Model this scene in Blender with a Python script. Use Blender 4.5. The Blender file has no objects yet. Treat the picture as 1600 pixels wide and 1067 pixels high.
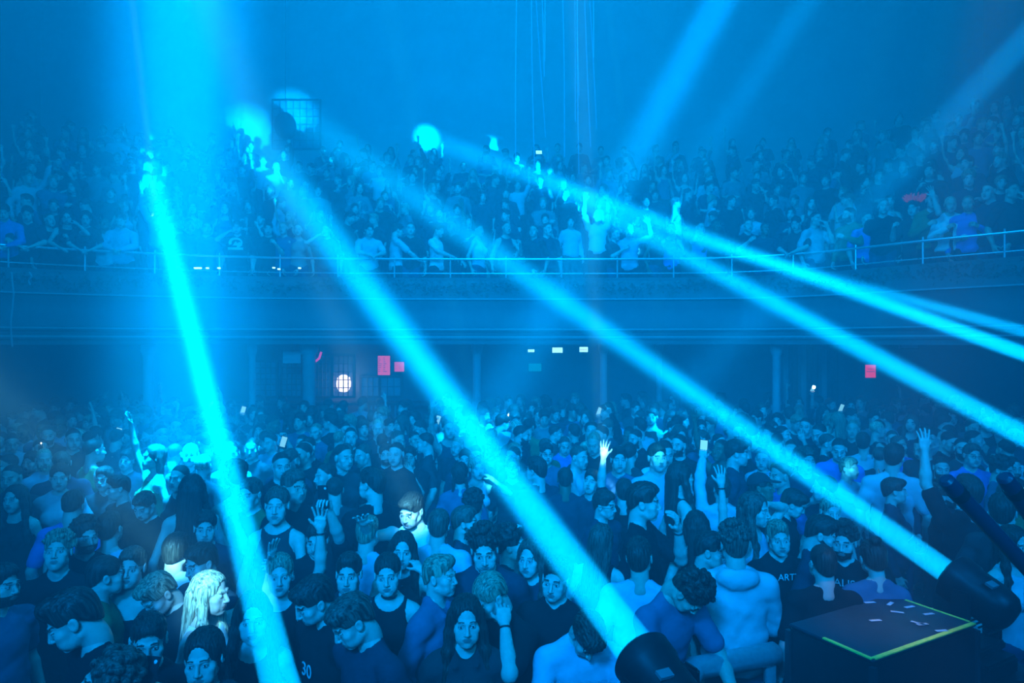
import bpy, math, random
import numpy as np
from mathutils import Vector, Matrix

# ============================================================ camera
scene = bpy.context.scene
CAMZ, F_PX = 2.87, 1600 * 24 / 36
cam = bpy.data.objects.new('camera', bpy.data.cameras.new('camera')); scene.collection.objects.link(cam)
cam.data.sensor_width = 36; cam.data.lens = 24; cam.data.clip_end = 100; cam.data.clip_start = .05
cam.location = (0, 0, CAMZ); cam.rotation_euler = (math.radians(90), 0, 0); scene.camera = cam
def pix(u, v, d):
    """the place that the photograph shows at (u, v) when it is d metres into the room"""
    return Vector(((u - 800) / F_PX * d, d, CAMZ - (v - 533.5) / F_PX * d))

# ============================================================ haze, exposure
world = bpy.data.worlds.new('hall_air'); scene.world = world; world.use_nodes = True
wt = world.node_tree; wt.nodes['Background'].inputs[0].default_value = (0, 0, 0, 1); wt.nodes['Background'].inputs[1].default_value = 0
haze = wt.nodes.new('ShaderNodeVolumeScatter'); haze.inputs['Density'].default_value = 0.042; haze.inputs['Anisotropy'].default_value = 0.0
haze.inputs['Color'].default_value = (1, 1, 1, 1)
wt.links.new(haze.outputs[0], wt.nodes['World Output'].inputs['Volume'])
scene.view_settings.view_transform = 'Standard'; scene.view_settings.look = 'None'
scene.view_settings.gamma = 1; scene.view_settings.use_curve_mapping = False; scene.view_settings.exposure = 0.0
cy = scene.cycles
cy.volume_bounces = 0; cy.max_bounces = 3; cy.diffuse_bounces = 1; cy.glossy_bounces = 1; cy.transparent_max_bounces = 24
cy.use_denoising = True; cy.caustics_reflective = False; cy.caustics_refractive = False; cy.sample_clamp_direct = 0; cy.sample_clamp_indirect = 4

# ============================================================ lights of the hall
BLUE = (0.0, .37, 1.0); CYAN = (.0, .44, 1.0); WHITE = (.16, .74, 1.0)
def beam(name, p, q, size, spread, power, col=BLUE):
    """a moving-head beam: a lens of the given width that throws a narrow cone"""
    l = bpy.data.lights.new(name, 'AREA'); l.shape = 'DISK'; l.size = size; l.spread = math.radians(spread); l.energy = power; l.color = col
    o = bpy.data.objects.new(name, l); scene.collection.objects.link(o); o.location = p
    o.rotation_euler = (Vector(q) - Vector(p)).to_track_quat('-Z', 'Y').to_euler(); return o
HEAD_B, AIM_B = pix(1032, 1066, 2.75), pix(395, 212, 19.9)
HEAD_C, AIM_C = pix(1526, 926, 4.1), pix(462, 178, 20.9)
def ahead(p, q, t): return p + (q - p).normalized() * t
beam('beam_light', ahead(HEAD_B, AIM_B, .16), AIM_B, .18, 4.6, 66, CYAN)
beam('beam_light', ahead(HEAD_C, AIM_C, .17), AIM_C, .15, 4.0, 60, CYAN)
beam('beam_light', pix(452, 1125, 1.9), pix(240, 285, 12.9), .11, 2.3, 30, CYAN)
beam('beam_light', pix(1810, 792, 4.4), pix(925, 322, 13.4), .16, 3.0, 66, CYAN)
beam('beam_light', pix(1800, 625, 3.6), pix(668, 216, 20.9), .09, 2.6, 42, CYAN)
beam('beam_light', pix(1800, 572, 4.4), pix(985, 350, 13.0), .09, 2.6, 18, CYAN)
# beams from the bars above the hall
beam('overhead_beam', pix(270, -1130, 7.0), pix(298, 1100, 7.4), .75, 1.2, 130)
beam('overhead_beam', pix(270, -1130, 7.0), pix(298, 1100, 7.4), 1.4, 6, 470)  # second coaxial lamp added for the soft halo round the beam
beam('overhead_beam', pix(1230, -190, 7.5), pix(790, 610, 10.2), .4, 9, 75)
beam('overhead_beam', pix(1390, -190, 9), pix(1040, 330, 14), .4, 8, 24)
beam('overhead_beam', pix(1720, -60, 8), pix(1080, 600, 10.5), .34, 6.5, 28)
# narrow unseen spots added to brighten single people: head's place, distance, cone, power
PALECYAN = (.02, .62, 1.0)
SPOTS = [((645, 800), 5.0, 2.6, 1.1, WHITE), ((766, 742), 7.1, 1.2, .4, PALECYAN), ((943, 708), 6.2, 1.6, .8, WHITE), ((1027, 715), 6.6, 2.0, .3, PALECYAN), ((1212, 775), 5.6, 1.6, .2, PALECYAN), ((1327, 732), 7.2, 1.3, .2, PALECYAN),
         ((322, 915), 3.7, 5.0, 1.8, WHITE), ((276, 878), 4.35, 2.0, .8, WHITE), ((238, 285), 12.4, 1.3, 1.3, WHITE), ((990, 345), 12.7, 1.0, .5, PALECYAN)]
for (u, v), d, sp, pw, cc in SPOTS:
    q = pix(u, v, d); beam('added_spot', Vector((q.x * .6 - .5, q.y - 5.0, q.z + 3.6)), q, .1, sp, pw, cc)
# wash from the unseen stage rig, with fills added
def wash(name, loc, aim, size, power, col=BLUE, spread=180):
    l = bpy.data.lights.new(name, 'AREA'); l.size = size; l.energy = power; l.color = col; l.spread = math.radians(spread)
    o = bpy.data.objects.new(name, l); scene.collection.objects.link(o); o.location = loc
    o.rotation_euler = (Vector(aim) - Vector(loc)).to_track_quat('-Z', 'Y').to_euler(); return o
NEARB = (0.0, .28, 1.0)
wash('stage_wash', (-.4, -3.5, 5.6), (-.3, 20, 7.2), 1.6, 780, spread=74)
wash('front_wash', (-2.2, -4.5, 7.6), (.3, 6.5, 1.5), 1.2, 240, NEARB, 50)
wash('side_fill', (5.2, -3.5, 7.6), (3.6, 7.5, 1.5), 1.2, 150, NEARB, 50)  # unseen fill added to lift the right side of the crowd
wash('haze_fill', (.2, 6.5, 14.0), (.0, 14, 4), 3.0, 1300, spread=120)  # unseen overhead fill added to light the haze
wash('tape_fill', (2.1, 2.6, 5.6), (2.08, 3.8, 1.3), .2, .5, (1.0, .75, .3), spread=13)  # unseen warm lamp added so the case tape shows yellow
# ------------------------------------------------------------ shape helpers
def V(*a): return np.array(a, float)
def nrm(v):
    v = np.asarray(v, float); return v / (np.linalg.norm(v) + 1e-12)

class Field:
    """signed distance grid; every primitive is evaluated only in its own window"""
    def __init__(s, lo, hi, h):
        s.lo = np.array(lo, float); s.h = h
        s.n = np.ceil((np.array(hi) - s.lo) / h).astype(int) + 1
        s.f = np.full(s.n, 1.0, np.float32)
        s.ax = [s.lo[i] + h * np.arange(s.n[i]) for i in range(3)]
    def win(s, a, b, m):
        sl = []
        for i in range(3):
            i0 = max(0, int((a[i] - m - s.lo[i]) / s.h)); i1 = min(s.n[i], int((b[i] + m - s.lo[i]) / s.h) + 2)
            if i1 <= i0: return None, None
            sl.append(slice(i0, i1))
        X = s.ax[0][sl[0]][:, None, None]; Y = s.ax[1][sl[1]][None, :, None]; Z = s.ax[2][sl[2]][None, None, :]
        return tuple(sl), (X, Y, Z)
    def put(s, sl, d, k, op):
        g = s.f[sl]; d = d.astype(np.float32)
        if op == 'add':
            if k > 0:
                t = np.clip(k - np.abs(g - d), 0, None) / k
                s.f[sl] = np.minimum(g, d) - t * t * k * .25
            else: s.f[sl] = np.minimum(g, d)
        else:
            d = -d
            if k > 0:
                t = np.clip(k - np.abs(g - d), 0, None) / k
                s.f[sl] = np.maximum(g, d) + t * t * k * .25
            else: s.f[sl] = np.maximum(g, d)
    def rc(s, a, b, ra, rb=None, k=.03, op='add', sq=None):
        a = np.asarray(a, float); b = np.asarray(b, float); rb = ra if rb is None else rb
        r = max(ra, rb)
        sl, P = s.win(np.minimum(a, b) - r, np.maximum(a, b) + r, k + 2 * s.h)
        if sl is None: return
        ab = b - a; L = max(ab @ ab, 1e-9)
        p = [P[i] - a[i] for i in range(3)]
        t = np.clip((p[0] * ab[0] + p[1] * ab[1] + p[2] * ab[2]) / L, 0, 1)
        d = np.sqrt((p[0] - t * ab[0]) ** 2 + (p[1] - t * ab[1]) ** 2 + (p[2] - t * ab[2]) ** 2) - (ra + t * (rb - ra))
        s.put(sl, d, k, op)
    def el(s, c, r, k=.03, op='add', rx=0.0):
        c = np.asarray(c, float); r = np.asarray(r, float); m = r.max() if rx else r
        sl, P = s.win(c - m, c + m, k + 2 * s.h)
        if sl is None: return
        x, y, z = P[0] - c[0], P[1] - c[1], P[2] - c[2]
        if rx:
            ca, sa = math.cos(rx), math.sin(rx); y, z = y * ca + z * sa, -y * sa + z * ca
        k0 = np.sqrt((x / r[0]) ** 2 + (y / r[1]) ** 2 + (z / r[2]) ** 2)
        k1 = np.sqrt((x / r[0] ** 2) ** 2 + (y / r[1] ** 2) ** 2 + (z / r[2] ** 2) ** 2) + 1e-6
        s.put(sl, k0 * (k0 - 1) / k1, k, op)
    def cut(s, fn):
        """keep only where fn(x,y,z) < 0"""
        X, Y, Z = s.ax[0][:, None, None], s.ax[1][None, :, None], s.ax[2][None, None, :]
        s.f = np.maximum(s.f, fn(X, Y, Z).astype(np.float32))
    def mesh(s):
        f = s.f; S = f < 0
        c = [S[i:f.shape[0] - 1 + i, j:f.shape[1] - 1 + j, k:f.shape[2] - 1 + k] for i in (0, 1) for j in (0, 1) for k in (0, 1)]
        tot = np.zeros(c[0].shape, np.int8)
        for q in c: tot += q
        I = np.argwhere((tot > 0) & (tot < 8))
        if not len(I): return np.zeros((0, 3)), np.zeros((0, 4), int)
        idx = np.full(tot.shape, -1, np.int32); idx[tuple(I.T)] = np.arange(len(I))
        val = {}
        for i in (0, 1):
            for j in (0, 1):
                for k in (0, 1): val[i, j, k] = f[I[:, 0] + i, I[:, 1] + j, I[:, 2] + k]
        acc = np.zeros((len(I), 3)); cnt = np.zeros(len(I))
        for (p, q) in [((0,0,0),(1,0,0)),((0,1,0),(1,1,0)),((0,0,1),(1,0,1)),((0,1,1),(1,1,1)),((0,0,0),(0,1,0)),((1,0,0),(1,1,0)),
                       ((0,0,1),(0,1,1)),((1,0,1),(1,1,1)),((0,0,0),(0,0,1)),((1,0,0),(1,0,1)),((0,1,0),(0,1,1)),((1,1,0),(1,1,1))]:
            a, b = val[p], val[q]; m = (a < 0) != (b < 0)
            t = np.where(m, a / np.where(m, a - b, 1), 0)
            acc += np.where(m[:, None], np.array(p) + t[:, None] * (np.array(q) - np.array(p)), 0); cnt += m
        v = s.lo + s.h * (I + acc / np.maximum(cnt, 1)[:, None])
        quads = []
        for a in range(3):
            b, c2 = (a + 1) % 3, (a + 2) % 3
            A = np.take(S, range(0, S.shape[a] - 1), a); B = np.take(S, range(1, S.shape[a]), a)
            E = np.argwhere(A != B)
            E = E[(E[:, b] > 0) & (E[:, c2] > 0) & (E[:, b] < S.shape[b] - 1) & (E[:, c2] < S.shape[c2] - 1)]
            ins = S[tuple(E.T)]
            def cell(db, dc):
                q = E.copy(); q[:, b] += db; q[:, c2] += dc; return idx[tuple(q.T)]
            Q = np.stack([cell(-1, -1), cell(0, -1), cell(0, 0), cell(-1, 0)], 1)
            Q[~ins] = Q[~ins][:, ::-1]; quads.append(Q)
        return v, np.concatenate(quads)

def vnormals(v, q):
    n = np.cross(v[q[:, 2]] - v[q[:, 0]], v[q[:, 3]] - v[q[:, 1]])
    out = np.zeros_like(v)
    for i in range(4):
        for a in range(3): out[:, a] += np.bincount(q[:, i], n[:, a], len(v))
    return out / (np.linalg.norm(out, axis=1, keepdims=True) + 1e-12)

def join(parts):
    """parts: (verts, quads, material index or array)"""
    vs, qs, ms, o = [], [], [], 0
    for v, q, m in parts:
        vs.append(v); qs.append(q + o); ms.append(np.broadcast_to(np.asarray(m), (len(q),))); o += len(v)
    return np.concatenate(vs), np.concatenate(qs), np.concatenate(ms)

def make_mesh(name, v, q, m, mats, smooth=True):
    me = bpy.data.meshes.new(name)
    nq = len(q)
    me.vertices.add(len(v)); me.vertices.foreach_set('co', np.ascontiguousarray(v, np.float32).ravel())
    me.loops.add(nq * 4); me.loops.foreach_set('vertex_index', np.ascontiguousarray(q, np.int32).ravel())
    me.polygons.add(nq); me.polygons.foreach_set('loop_start', np.arange(0, nq * 4, 4, dtype=np.int32))
    for x in mats: me.materials.append(x)
    me.polygons.foreach_set('material_index', np.ascontiguousarray(m, np.int32))
    me.update(calc_edges=True)
    me.polygons.foreach_set('use_smooth', np.full(nq, smooth))
    return me

# ------------------------------------------------------------ hands: wrist at the origin, fingers along -Z, palm facing -Y, thumb on +X
HANDS = {'relaxed': (22, 28, 18, .1, 25), 'open': (6, 8, 6, .32, 5), 'fist': (78, 92, 60, .0, 60),
         'grip': (45, 55, 35, .05, 40), 'point': (78, 92, 60, .0, 55)}
_hands = {}
def hand(pose, h, mirror):
    key = (pose, h, mirror)
    if key in _hands: return _hands[key]
    c1, c2, c3, sp, th = HANDS[pose]
    F = Field((-.09, -.13, -.23), (.11, .06, .05), h)
    F.rc((0, 0, .04), (0, 0, -.02), .026, .028, .01)
    F.el((0, 0, -.05), (.043, .017, .052), .015)
    F.rc((-.03, 0, -.08), (.03, 0, -.08), .0135, .0135, .01)
    F.rc((.02, -.008, -.02), (.035, -.014, -.045), .016, .014, .012)
    for i, (x, ls) in enumerate([(.031, (.042, .026, .021)), (.0105, (.047, .029, .023)), (-.0105, (.043, .027, .022)), (-.031, (.033, .021, .019))]):
        a = 0.0; p = V(x, 0, -.088); r = .0098 - .0006 * (i == 3)
        cs = (6, 8, 5) if (pose == 'point' and i == 0) else (c1 + 5 * i * (pose == 'relaxed'), c2, c3)
        for L, c in zip(ls, cs):
            a += math.radians(c); d = nrm((sp * x * 28, -math.sin(a), -math.cos(a)))
            q = p + d * L; F.rc(p, q, r, r * .9, .003); p = q; r *= .92
    t = math.radians(th); p = V(.034, -.012, -.04); d = nrm((.75 * math.cos(t), -.35 - .8 * math.sin(t), -.75))
    q = p + d * .038; F.rc(p, q, .0125, .0105, .005)
    d = nrm((.45 * math.cos(t) - .5 * math.sin(t), -.3 - .5 * math.sin(t), -.9)); F.rc(q, q + d * .028, .0105, .0088, .003)
    v, q = F.mesh()
    if mirror: v = v * V(-1, 1, 1); q = q[:, ::-1]
    _hands[key] = (v, q); return v, q

# ------------------------------------------------------------ heads: origin between the ears, face towards -Y
_heads = {}
def head(var, h):
    """var = (sex, index, beard)"""
    key = (var, h)
    if key in _heads: return _heads[key]
    sex, ix, beard = var
    R = random.Random(hash((sex == 'f', ix)) & 0xffff if False else (ix * 7 + (13 if sex == 'f' else 0)))
    w = 1 + R.uniform(-.04, .04); jl = R.uniform(-.004, .004); nz = R.uniform(.9, 1.15)
    jw = .92 if sex == 'f' else 1.04
    F = Field((-.10, -.145, -.21), (.10, .125, .14), h)
    F.el((0, .018, .038), (.0745 * w, .096, .084), .02)
    F.el((0, -.03, -.035), (.056 * w, .06, .082), .03)
    F.rc((-.05 * jw, .0, -.062), (-.018, -.066, -.1 + jl), .014, .014, .02); F.rc((.05 * jw, .0, -.062), (.018, -.066, -.1 + jl), .014, .014, .02)
    F.el((0, -.076, -.1 + jl), (.019 * jw, .015, .015), .015)
    for s in (-1, 1):
        F.el((s * .044 * w, -.058, -.024), (.022, .022, .02), .02)
        F.el((s * .036, -.062, -.062), (.022, .022, .028), .02)
        F.rc((s * .012, -.0855, .02), (s * .04, -.078, .023), .0095, .008, .012)
    F.el((0, -.083, -.066), (.026, .014, .024), .015)
    for s in (-1, 1): F.el((s * .031 * w, -.1, .001), (.017, .018, .012), .012, 'sub')
    for s in (-1, 1): F.el((s * .031 * w, -.0755, .001), (.0138, .0138, .0125), .003)
    F.rc((0, -.086, .014), (0, -.104 - .004 * nz, -.03), .0075, .0098 * nz, .01)
    for s in (-1, 1): F.el((s * .0115, -.0985, -.035), (.008, .0095, .0068), .005)
    for s in (-1, 1): F.el((s * .0065, -.103, -.0425), (.0035, .005, .003), .002, 'sub')
    lt = .0062 if sex == 'f' else .005
    F.rc((-.022, -.085, -.0605), (.022, -.085, -.0605), .004, .004, .004); F.rc((-.008, -.0915, -.0585), (.008, -.0915, -.0585), lt * .85, lt * .85, .005)
    F.rc((-.015, -.088, -.069), (.015, -.088, -.069), lt * .9, lt * .9, .004)
    F.rc((-.026, -.091, -.0642), (.026, -.091, -.0642), .0014, .0014, .003, 'sub')
    F.el((0, -.1, -.082), (.016, .01, .005), .008, 'sub')
    for s in (-1, 1):
        F.el((s * .0775 * w, .008, -.006), (.009, .02, .031), .006, rx=-.25)
        F.el((s * .088 * w, .003, -.004), (.008, .011, .018), .004, 'sub')
    nr = .048 if sex == 'f' else .057
    F.rc((0, .028, -.06), (0, .038, -.19), nr, nr * 1.05, .025)
    v, q = F.mesh()
    c = v[q].mean(1); x, y, z = np.abs(c[:, 0]), c[:, 1], c[:, 2]
    m = np.zeros(len(q), int)
    if beard: m[(y < .0) & (z < -.047 + .5 * np.clip(y + .06, 0, .1)) & (z > -.125) & ((x < .062))] = 2
    m[(z < -.0525) & (z > -.0755) & (x < .027 - .014 * np.abs((z + .064) / .011)) & (y < -.08)] = 1
    zb = .0275 - 7 * (x - .028) ** 2
    m[(x > .013) & (x < .047) & (np.abs(z - zb) < (.0036 if sex == 'm' else .0024)) & (y < -.05)] = 2
    m[(z > .03 - 1.0 * np.clip(y - .015, 0, .085) + 1.05 * np.clip(-(y + .01), 0, .08)) & (y > -.088)] = 2
    xe = x - .031 * w
    m[(np.abs(xe) < .0125) & (np.abs(z - .001) < .0052 * (1 - (xe / .014) ** 2)) & (y < -.07)] = 3
    m[(xe ** 2 + (z - .001) ** 2 < .0046 ** 2) & (y < -.07)] = 4
    m[(np.abs(xe) < .0135) & (np.abs(z - .001 - .0056 * (1 - (xe / .015) ** 2)) < .0013) & (y < -.066)] = 2
    _heads[key] = (v, q, m); return _heads[key]

# ------------------------------------------------------------ hair and hats, in the head's own frame
_hair = {}
def hair_mesh(style, h):
    key = (style, h)
    if key in _hair: return _hair[key]
    lo = -.52 if style in ('long', 'long_back', 'wavy', 'ponytail', 'braids') else -.12
    F = Field((-.17, -.16, lo), (.17, .21, .19), h)
    th = dict(crop=.007, quiff=.006, curly=.012, fringe=.010, buzz=.0045, long=.009, long_back=.01, wavy=.013, ponytail=.008, bun=.008,
              bald=.003, slick=.006, cap=.005, braids=.008, parted=.008)[style] + max(0, h - .005) * .45
    F.el((0, .018, .038), (.0745 + th, .096 + th, .084 + th), .02)
    F.el((0, .06, -.02), (.06 + th * .6, .05 + th * .6, .07), .03)
    if style == 'crop': F.el((0, -.01, .08), (.066, .085, .056), .02)
    if style == 'quiff':
        F.el((0, -.01, .082), (.062, .082, .05), .02); F.el((.006, -.052, .104), (.048, .038, .032), .02)
        F.el((-.012, -.07, .104), (.03, .02, .022), .015)
    if style == 'slick': F.el((0, -.02, .082), (.062, .09, .052), .02)
    if style == 'parted':
        F.el((.012, -.015, .085), (.066, .088, .052), .015); F.el((.035, -.055, .085), (.04, .04, .035), .015)
    if style == 'fringe': F.el((0, -.055, .078), (.066, .05, .042), .02); F.el((.02, -.086, .058), (.034, .016, .02), .01)
    if style == 'curly':
        r = random.Random(5)
        for i in range(70):
            a, e = r.uniform(0, 6.283), r.uniform(-.1, 1.3)
            x, y, z = math.cos(a) * math.cos(e) * .09, .018 + math.sin(a) * math.cos(e) * .108, .045 + math.sin(e) * .102
            if y < -.04 and z < .07: continue
            F.el((x, y, z), (.019, .019, .017), .006)
    if style in ('long', 'wavy'):
        wv = .014 if style == 'wavy' else .004
        for s in (-1, 1):
            p = V(s * .07, .005, .03)
            for i, t in enumerate((-.06, -.15, -.24, -.33, -.4)):
                qn = V(s * (.082 + .012 * i + wv * math.sin(i * 2.4)), -.004 - .019 * i, t)
                F.rc(p, qn, .03, .03 - .003 * i, .02); p = qn
        for i in range(5): F.rc((-.05 + .025 * i, .085, .0), (-.065 + .0325 * i, .095 + .012 * (i % 2), -.36 - .02 * (i % 2)), .035, .024, .02)
    if style == 'long_back':
        for i in range(6): F.rc((-.06 + .024 * i, .075 - .05 * abs(i - 2.5) / 2.5, .0), (-.08 + .032 * i, .095, -.36 - .02 * (i % 2)), .034, .024, .02)
    if style == 'ponytail':
        p = V(0, .108, .05); F.el(p, (.02, .02, .02), .01)
        for i in range(5):
            qn = p + V(.004 * (-1) ** i, .016 - .01 * i, -.06); F.rc(p, qn, .022 + .003 * (i < 3), .024, .01); p = qn
    if style == 'braids':
        for s in (-1, 1):
            for i in range(7): F.el((s * (.062 + .003 * i), .075 - .004 * i, -.04 - .036 * i), (.017, .017, .023), .006)
    if style == 'bun': F.el((0, .085, .125), (.038, .038, .032), .008)
    if style not in ('long', 'wavy', 'long_back', 'braids'):
        F.el((0, -.126, -.012), (.09, .088, .098), .008, 'sub')
        F.cut(lambda x, y, z: np.minimum(-z + .0 - .75 * np.clip(y - .02, 0, 1) - (0.012 if style in ('crop', 'slick', 'parted') else 0) - .0 * x + .02,
                                         -(y - .095) + 0 * x + 0 * z) if style == 'ponytail' else -z + .012 - .9 * np.clip(y - .015, 0, .085) + 0 * x)
    else:
        F.el((0, -.135, -.012), (.07, .108, .118), .012, 'sub')
        F.el((0, -.08, -.3), (.05, .09, .2), .02, 'sub')
        F.el((0, -.01, .14), (.004, .09, .025), .01, 'sub')
    v, q = F.mesh()
    if style not in ('long', 'wavy', 'long_back', 'braids', 'ponytail', 'bun'):
        t = np.clip((v[:, 2] + .055) / .11, 0, 1); t = np.where(v[:, 1] < -.01, np.minimum(t, np.clip((v[:, 2] - .04) / .06, 0, 1)), t); k = (.0745 + .0025 + max(0, h - .005) * .3) / (.0745 + th); k = k + (1 - k) * t
        v = np.stack([v[:, 0] * k, .018 + (v[:, 1] - .018) * np.where(v[:, 1] > .018, k, k * .5 + .5), v[:, 2]], 1)
    n = vnormals(v, q); a = np.arctan2(v[:, 0], -v[:, 1] + .02)
    if style in ('long', 'wavy', 'long_back', 'ponytail', 'braids'):
        d = np.sin(a * 34 + 2.2 * np.sin(v[:, 2] * 22)) * .0016 + np.sin(a * 71 + 3 * np.sin(v[:, 2] * 15 + 1)) * .0011
    elif style == 'buzz': d = 0 * a
    else:
        d = ((np.sin(v[:, 0] * 250 + 4 * np.sin(v[:, 1] * 50)) * np.sin(v[:, 1] * 80 + v[:, 2] * 60)) * .0026 + np.sin(v[:, 0] * 470 + v[:, 1] * 120) * .0014) * np.clip((v[:, 2] - .01) / .06, .15, 1)
    v = v + n * d[:, None]
    _hair[key] = (v, q, np.zeros(len(q), int)); return _hair[key]

def cap_mesh(h=.005):
    F = Field((-.11, -.2, -.01), (.11, .14, .16), h)
    F.el((0, .018, .042), (.086, .108, .097), .01); F.cut(lambda x, y, z: .05 - z - .25 * (y + .02) + 0 * x)
    F.el((0, -.105, .056), (.07, .075, .009), .01, rx=.12); F.el((0, .02, .138), (.009, .009, .006), .003)
    v, q = F.mesh(); return v, q, np.zeros(len(q), int)

# ------------------------------------------------------------ bodies
def ik(sh, wr, pole, L1=.285, L2=.255):
    d = wr - sh; D = min(np.linalg.norm(d), (L1 + L2) * .995); u = nrm(d); wr = sh + u * D
    a = (L1 * L1 - L2 * L2 + D * D) / (2 * D); hh = math.sqrt(max(L1 * L1 - a * a, 1e-6))
    pv = pole - u * (pole @ u); pv = nrm(pv)
    return sh + u * a + pv * hh, wr
# name: wrist (x outward, y, z), elbow pole, hand pose, palm direction   (x is multiplied by the side)
ARMS = {
 'down': ((.27, -.02, .89), (.3, .6, 0), 'relaxed', (-1, 0, 0)),
 'waist': ((.1, -.26, 1.08), (.6, .3, -.6), 'relaxed', (-1, .2, -.3)),
 'chest': ((.08, -.26, 1.24), (.6, .1, -.8), 'grip', (-1, .3, 0)),
 'cup': ((.14, -.34, 1.3), (.5, .1, -1), 'grip', (-1, 0, .2)),
 'rail': ((.2, -.4, 1.06), (.7, .2, -.2), 'relaxed', (0, -.3, -1)),
 'lean': ((.06, -.36, 1.12), (.9, 0, -.25), 'relaxed', (0, 0, -1)),
 'mouth': ((.05, -.22, 1.46), (.4, -.2, -1), 'relaxed', (-.2, 1, .2)),
 'chin': ((.02, -.2, 1.42), (.4, -.2, -1), 'fist', (0, 1, 0)),
 'phone': ((.1, -.38, 1.52), (.5, 0, -1), 'grip', (-.5, -.6, .3)),
 'phone_up': ((.13, -.25, 1.9), (.6, -.1, -.3), 'grip', (-.3, -1, 0)),
 'up': ((.26, -.1, 1.93), (.8, -.2, 0), 'open', (-.1, -1, 0)),
 'up_high': ((.19, -.03, 2.0), (.8, -.2, 0), 'open', (-.3, -1, 0)),
 'up_fist': ((.24, -.1, 1.93), (.8, -.2, 0), 'fist', (-.1, -1, 0)),
 'point': ((.2, -.25, 1.88), (.7, -.2, 0), 'point', (-.1, -1, -.1)),
 'reach': ((.16, -.46, 1.62), (.6, 0, -.8), 'open', (-.4, -.4, -1)),
 'out': ((.42, -.3, 1.62), (.6, .1, -1), 'open', (-.2, -1, 0)),
 'head': ((.13, -.03, 1.66), (1, -.1, .15), 'relaxed', (-1, .3, -.2)),
 'hair': ((.15, -.1, 1.52), (.6, -.1, -1), 'relaxed', (-.8, .6, 0)),
 'wave': ((.36, -.18, 1.72), (.5, 0, -1), 'open', (-.2, -1, 0)),
 'across': ((-.1, -.24, 1.2), (.8, .1, -.5), 'relaxed', (0, 1, 0)),
}
HEAD0 = V(0, .0, 1.635)
_arr = {}
def joints(sex, arms):
    sw = .182 if sex == 'm' else .158
    J = {}
    for s, a in ((1, arms[0]), (-1, arms[1])):
        w, pole, hp, palm = ARMS[a] if isinstance(a, str) else a
        sh = V(s * sw, .012, 1.385 if w[2] < 1.6 else 1.42)
        el, wr = ik(sh, V(s * w[0], w[1], w[2]), V(s * pole[0], pole[1], pole[2]))
        J[s] = (sh, el, wr, hp, V(s * palm[0], palm[1], palm[2]))
    return J
def torso_prims(F, sex, g=0.0, loose=0.0, arms=True):
    m = sex == 'm'; k = .05
    F.el((0, .012, .96), (.158 + g + loose, .112 + g + loose, .12 + g), k)
    F.el((0, .008, 1.1), ((.148 if m else .125) + g + loose, .098 + g + loose, .15), k)
    F.el((0, .012, 1.27), ((.168 if m else .14) + g, .108 + g, .165 + g * .3), k)
    sw = .15 if m else .13
    F.rc((-sw, .02, 1.395), (sw, .02, 1.395), .05 + g, None, k)
    if not m:
        for s in (-1, 1): F.el((s * .066, -.085, 1.265), (.055 + g, .048 + g, .055 + g), .03)
    for s in (-1, 1): F.rc((s * .12, .025, 1.41), (s * .03, .035, 1.475), .036 + g, .044 + g * .6, .03)
def arm_prims(F, J, m, g=0.0, upto=2.0, shoulder=True, gf=None):
    gf = g if gf is None else gf
    q = 1.0 if m else .84
    for s in (1, -1):
        sh, el, wr, hp, palm = J[s]
        if shoulder: F.el(sh, (.053 * q + g * .8, .054 * q + g * .8, .054 * q + g * .8), .03)
        e = sh + (el - sh) * min(upto, 1.0)
        F.rc(sh, e, .047 * q + g, (.038 + .012 * (1 - min(upto, 1))) * q + g * (1.0 if upto >= 1 else 1.35), .02)
        if upto > 1:
            md = el + (wr - el) * .3; e2 = el + (wr - el) * min(upto - 1, 1.0)
            F.rc(el, md, .04 * q + gf, .043 * q + gf, .015); F.rc(md, e2, .043 * q + gf, .0265 * q + gf, .015)
def leg_prims(F, g=0.0):
    for s in (1, -1):
        F.rc((s * .09, .01, .93), (s * .1, .0, .52), .085 + g, .055 + g, .03)
        F.rc((s * .1, .0, .52), (s * .1, .02, .36), .053 + g, .056 + g * 1.2, .02); F.rc((s * .1, .02, .36), (s * .105, .03, .09), .056 + g * 1.2, .036 + g * 1.6, .02)
def bounds(J, pad=.1):
    P = np.array([p for s in (1, -1) for p in J[s][:3]])
    return np.minimum(P.min(0), (-.26, -.2, 1)) - pad, np.maximum(P.max(0), (.26, .2, 1.5)) + pad
def frame(D, palm):
    z = -nrm(D); y = palm * -1.0; y = nrm(y - z * (y @ z)); x = np.cross(y, z); return np.stack([x, y, z], 1)
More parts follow.
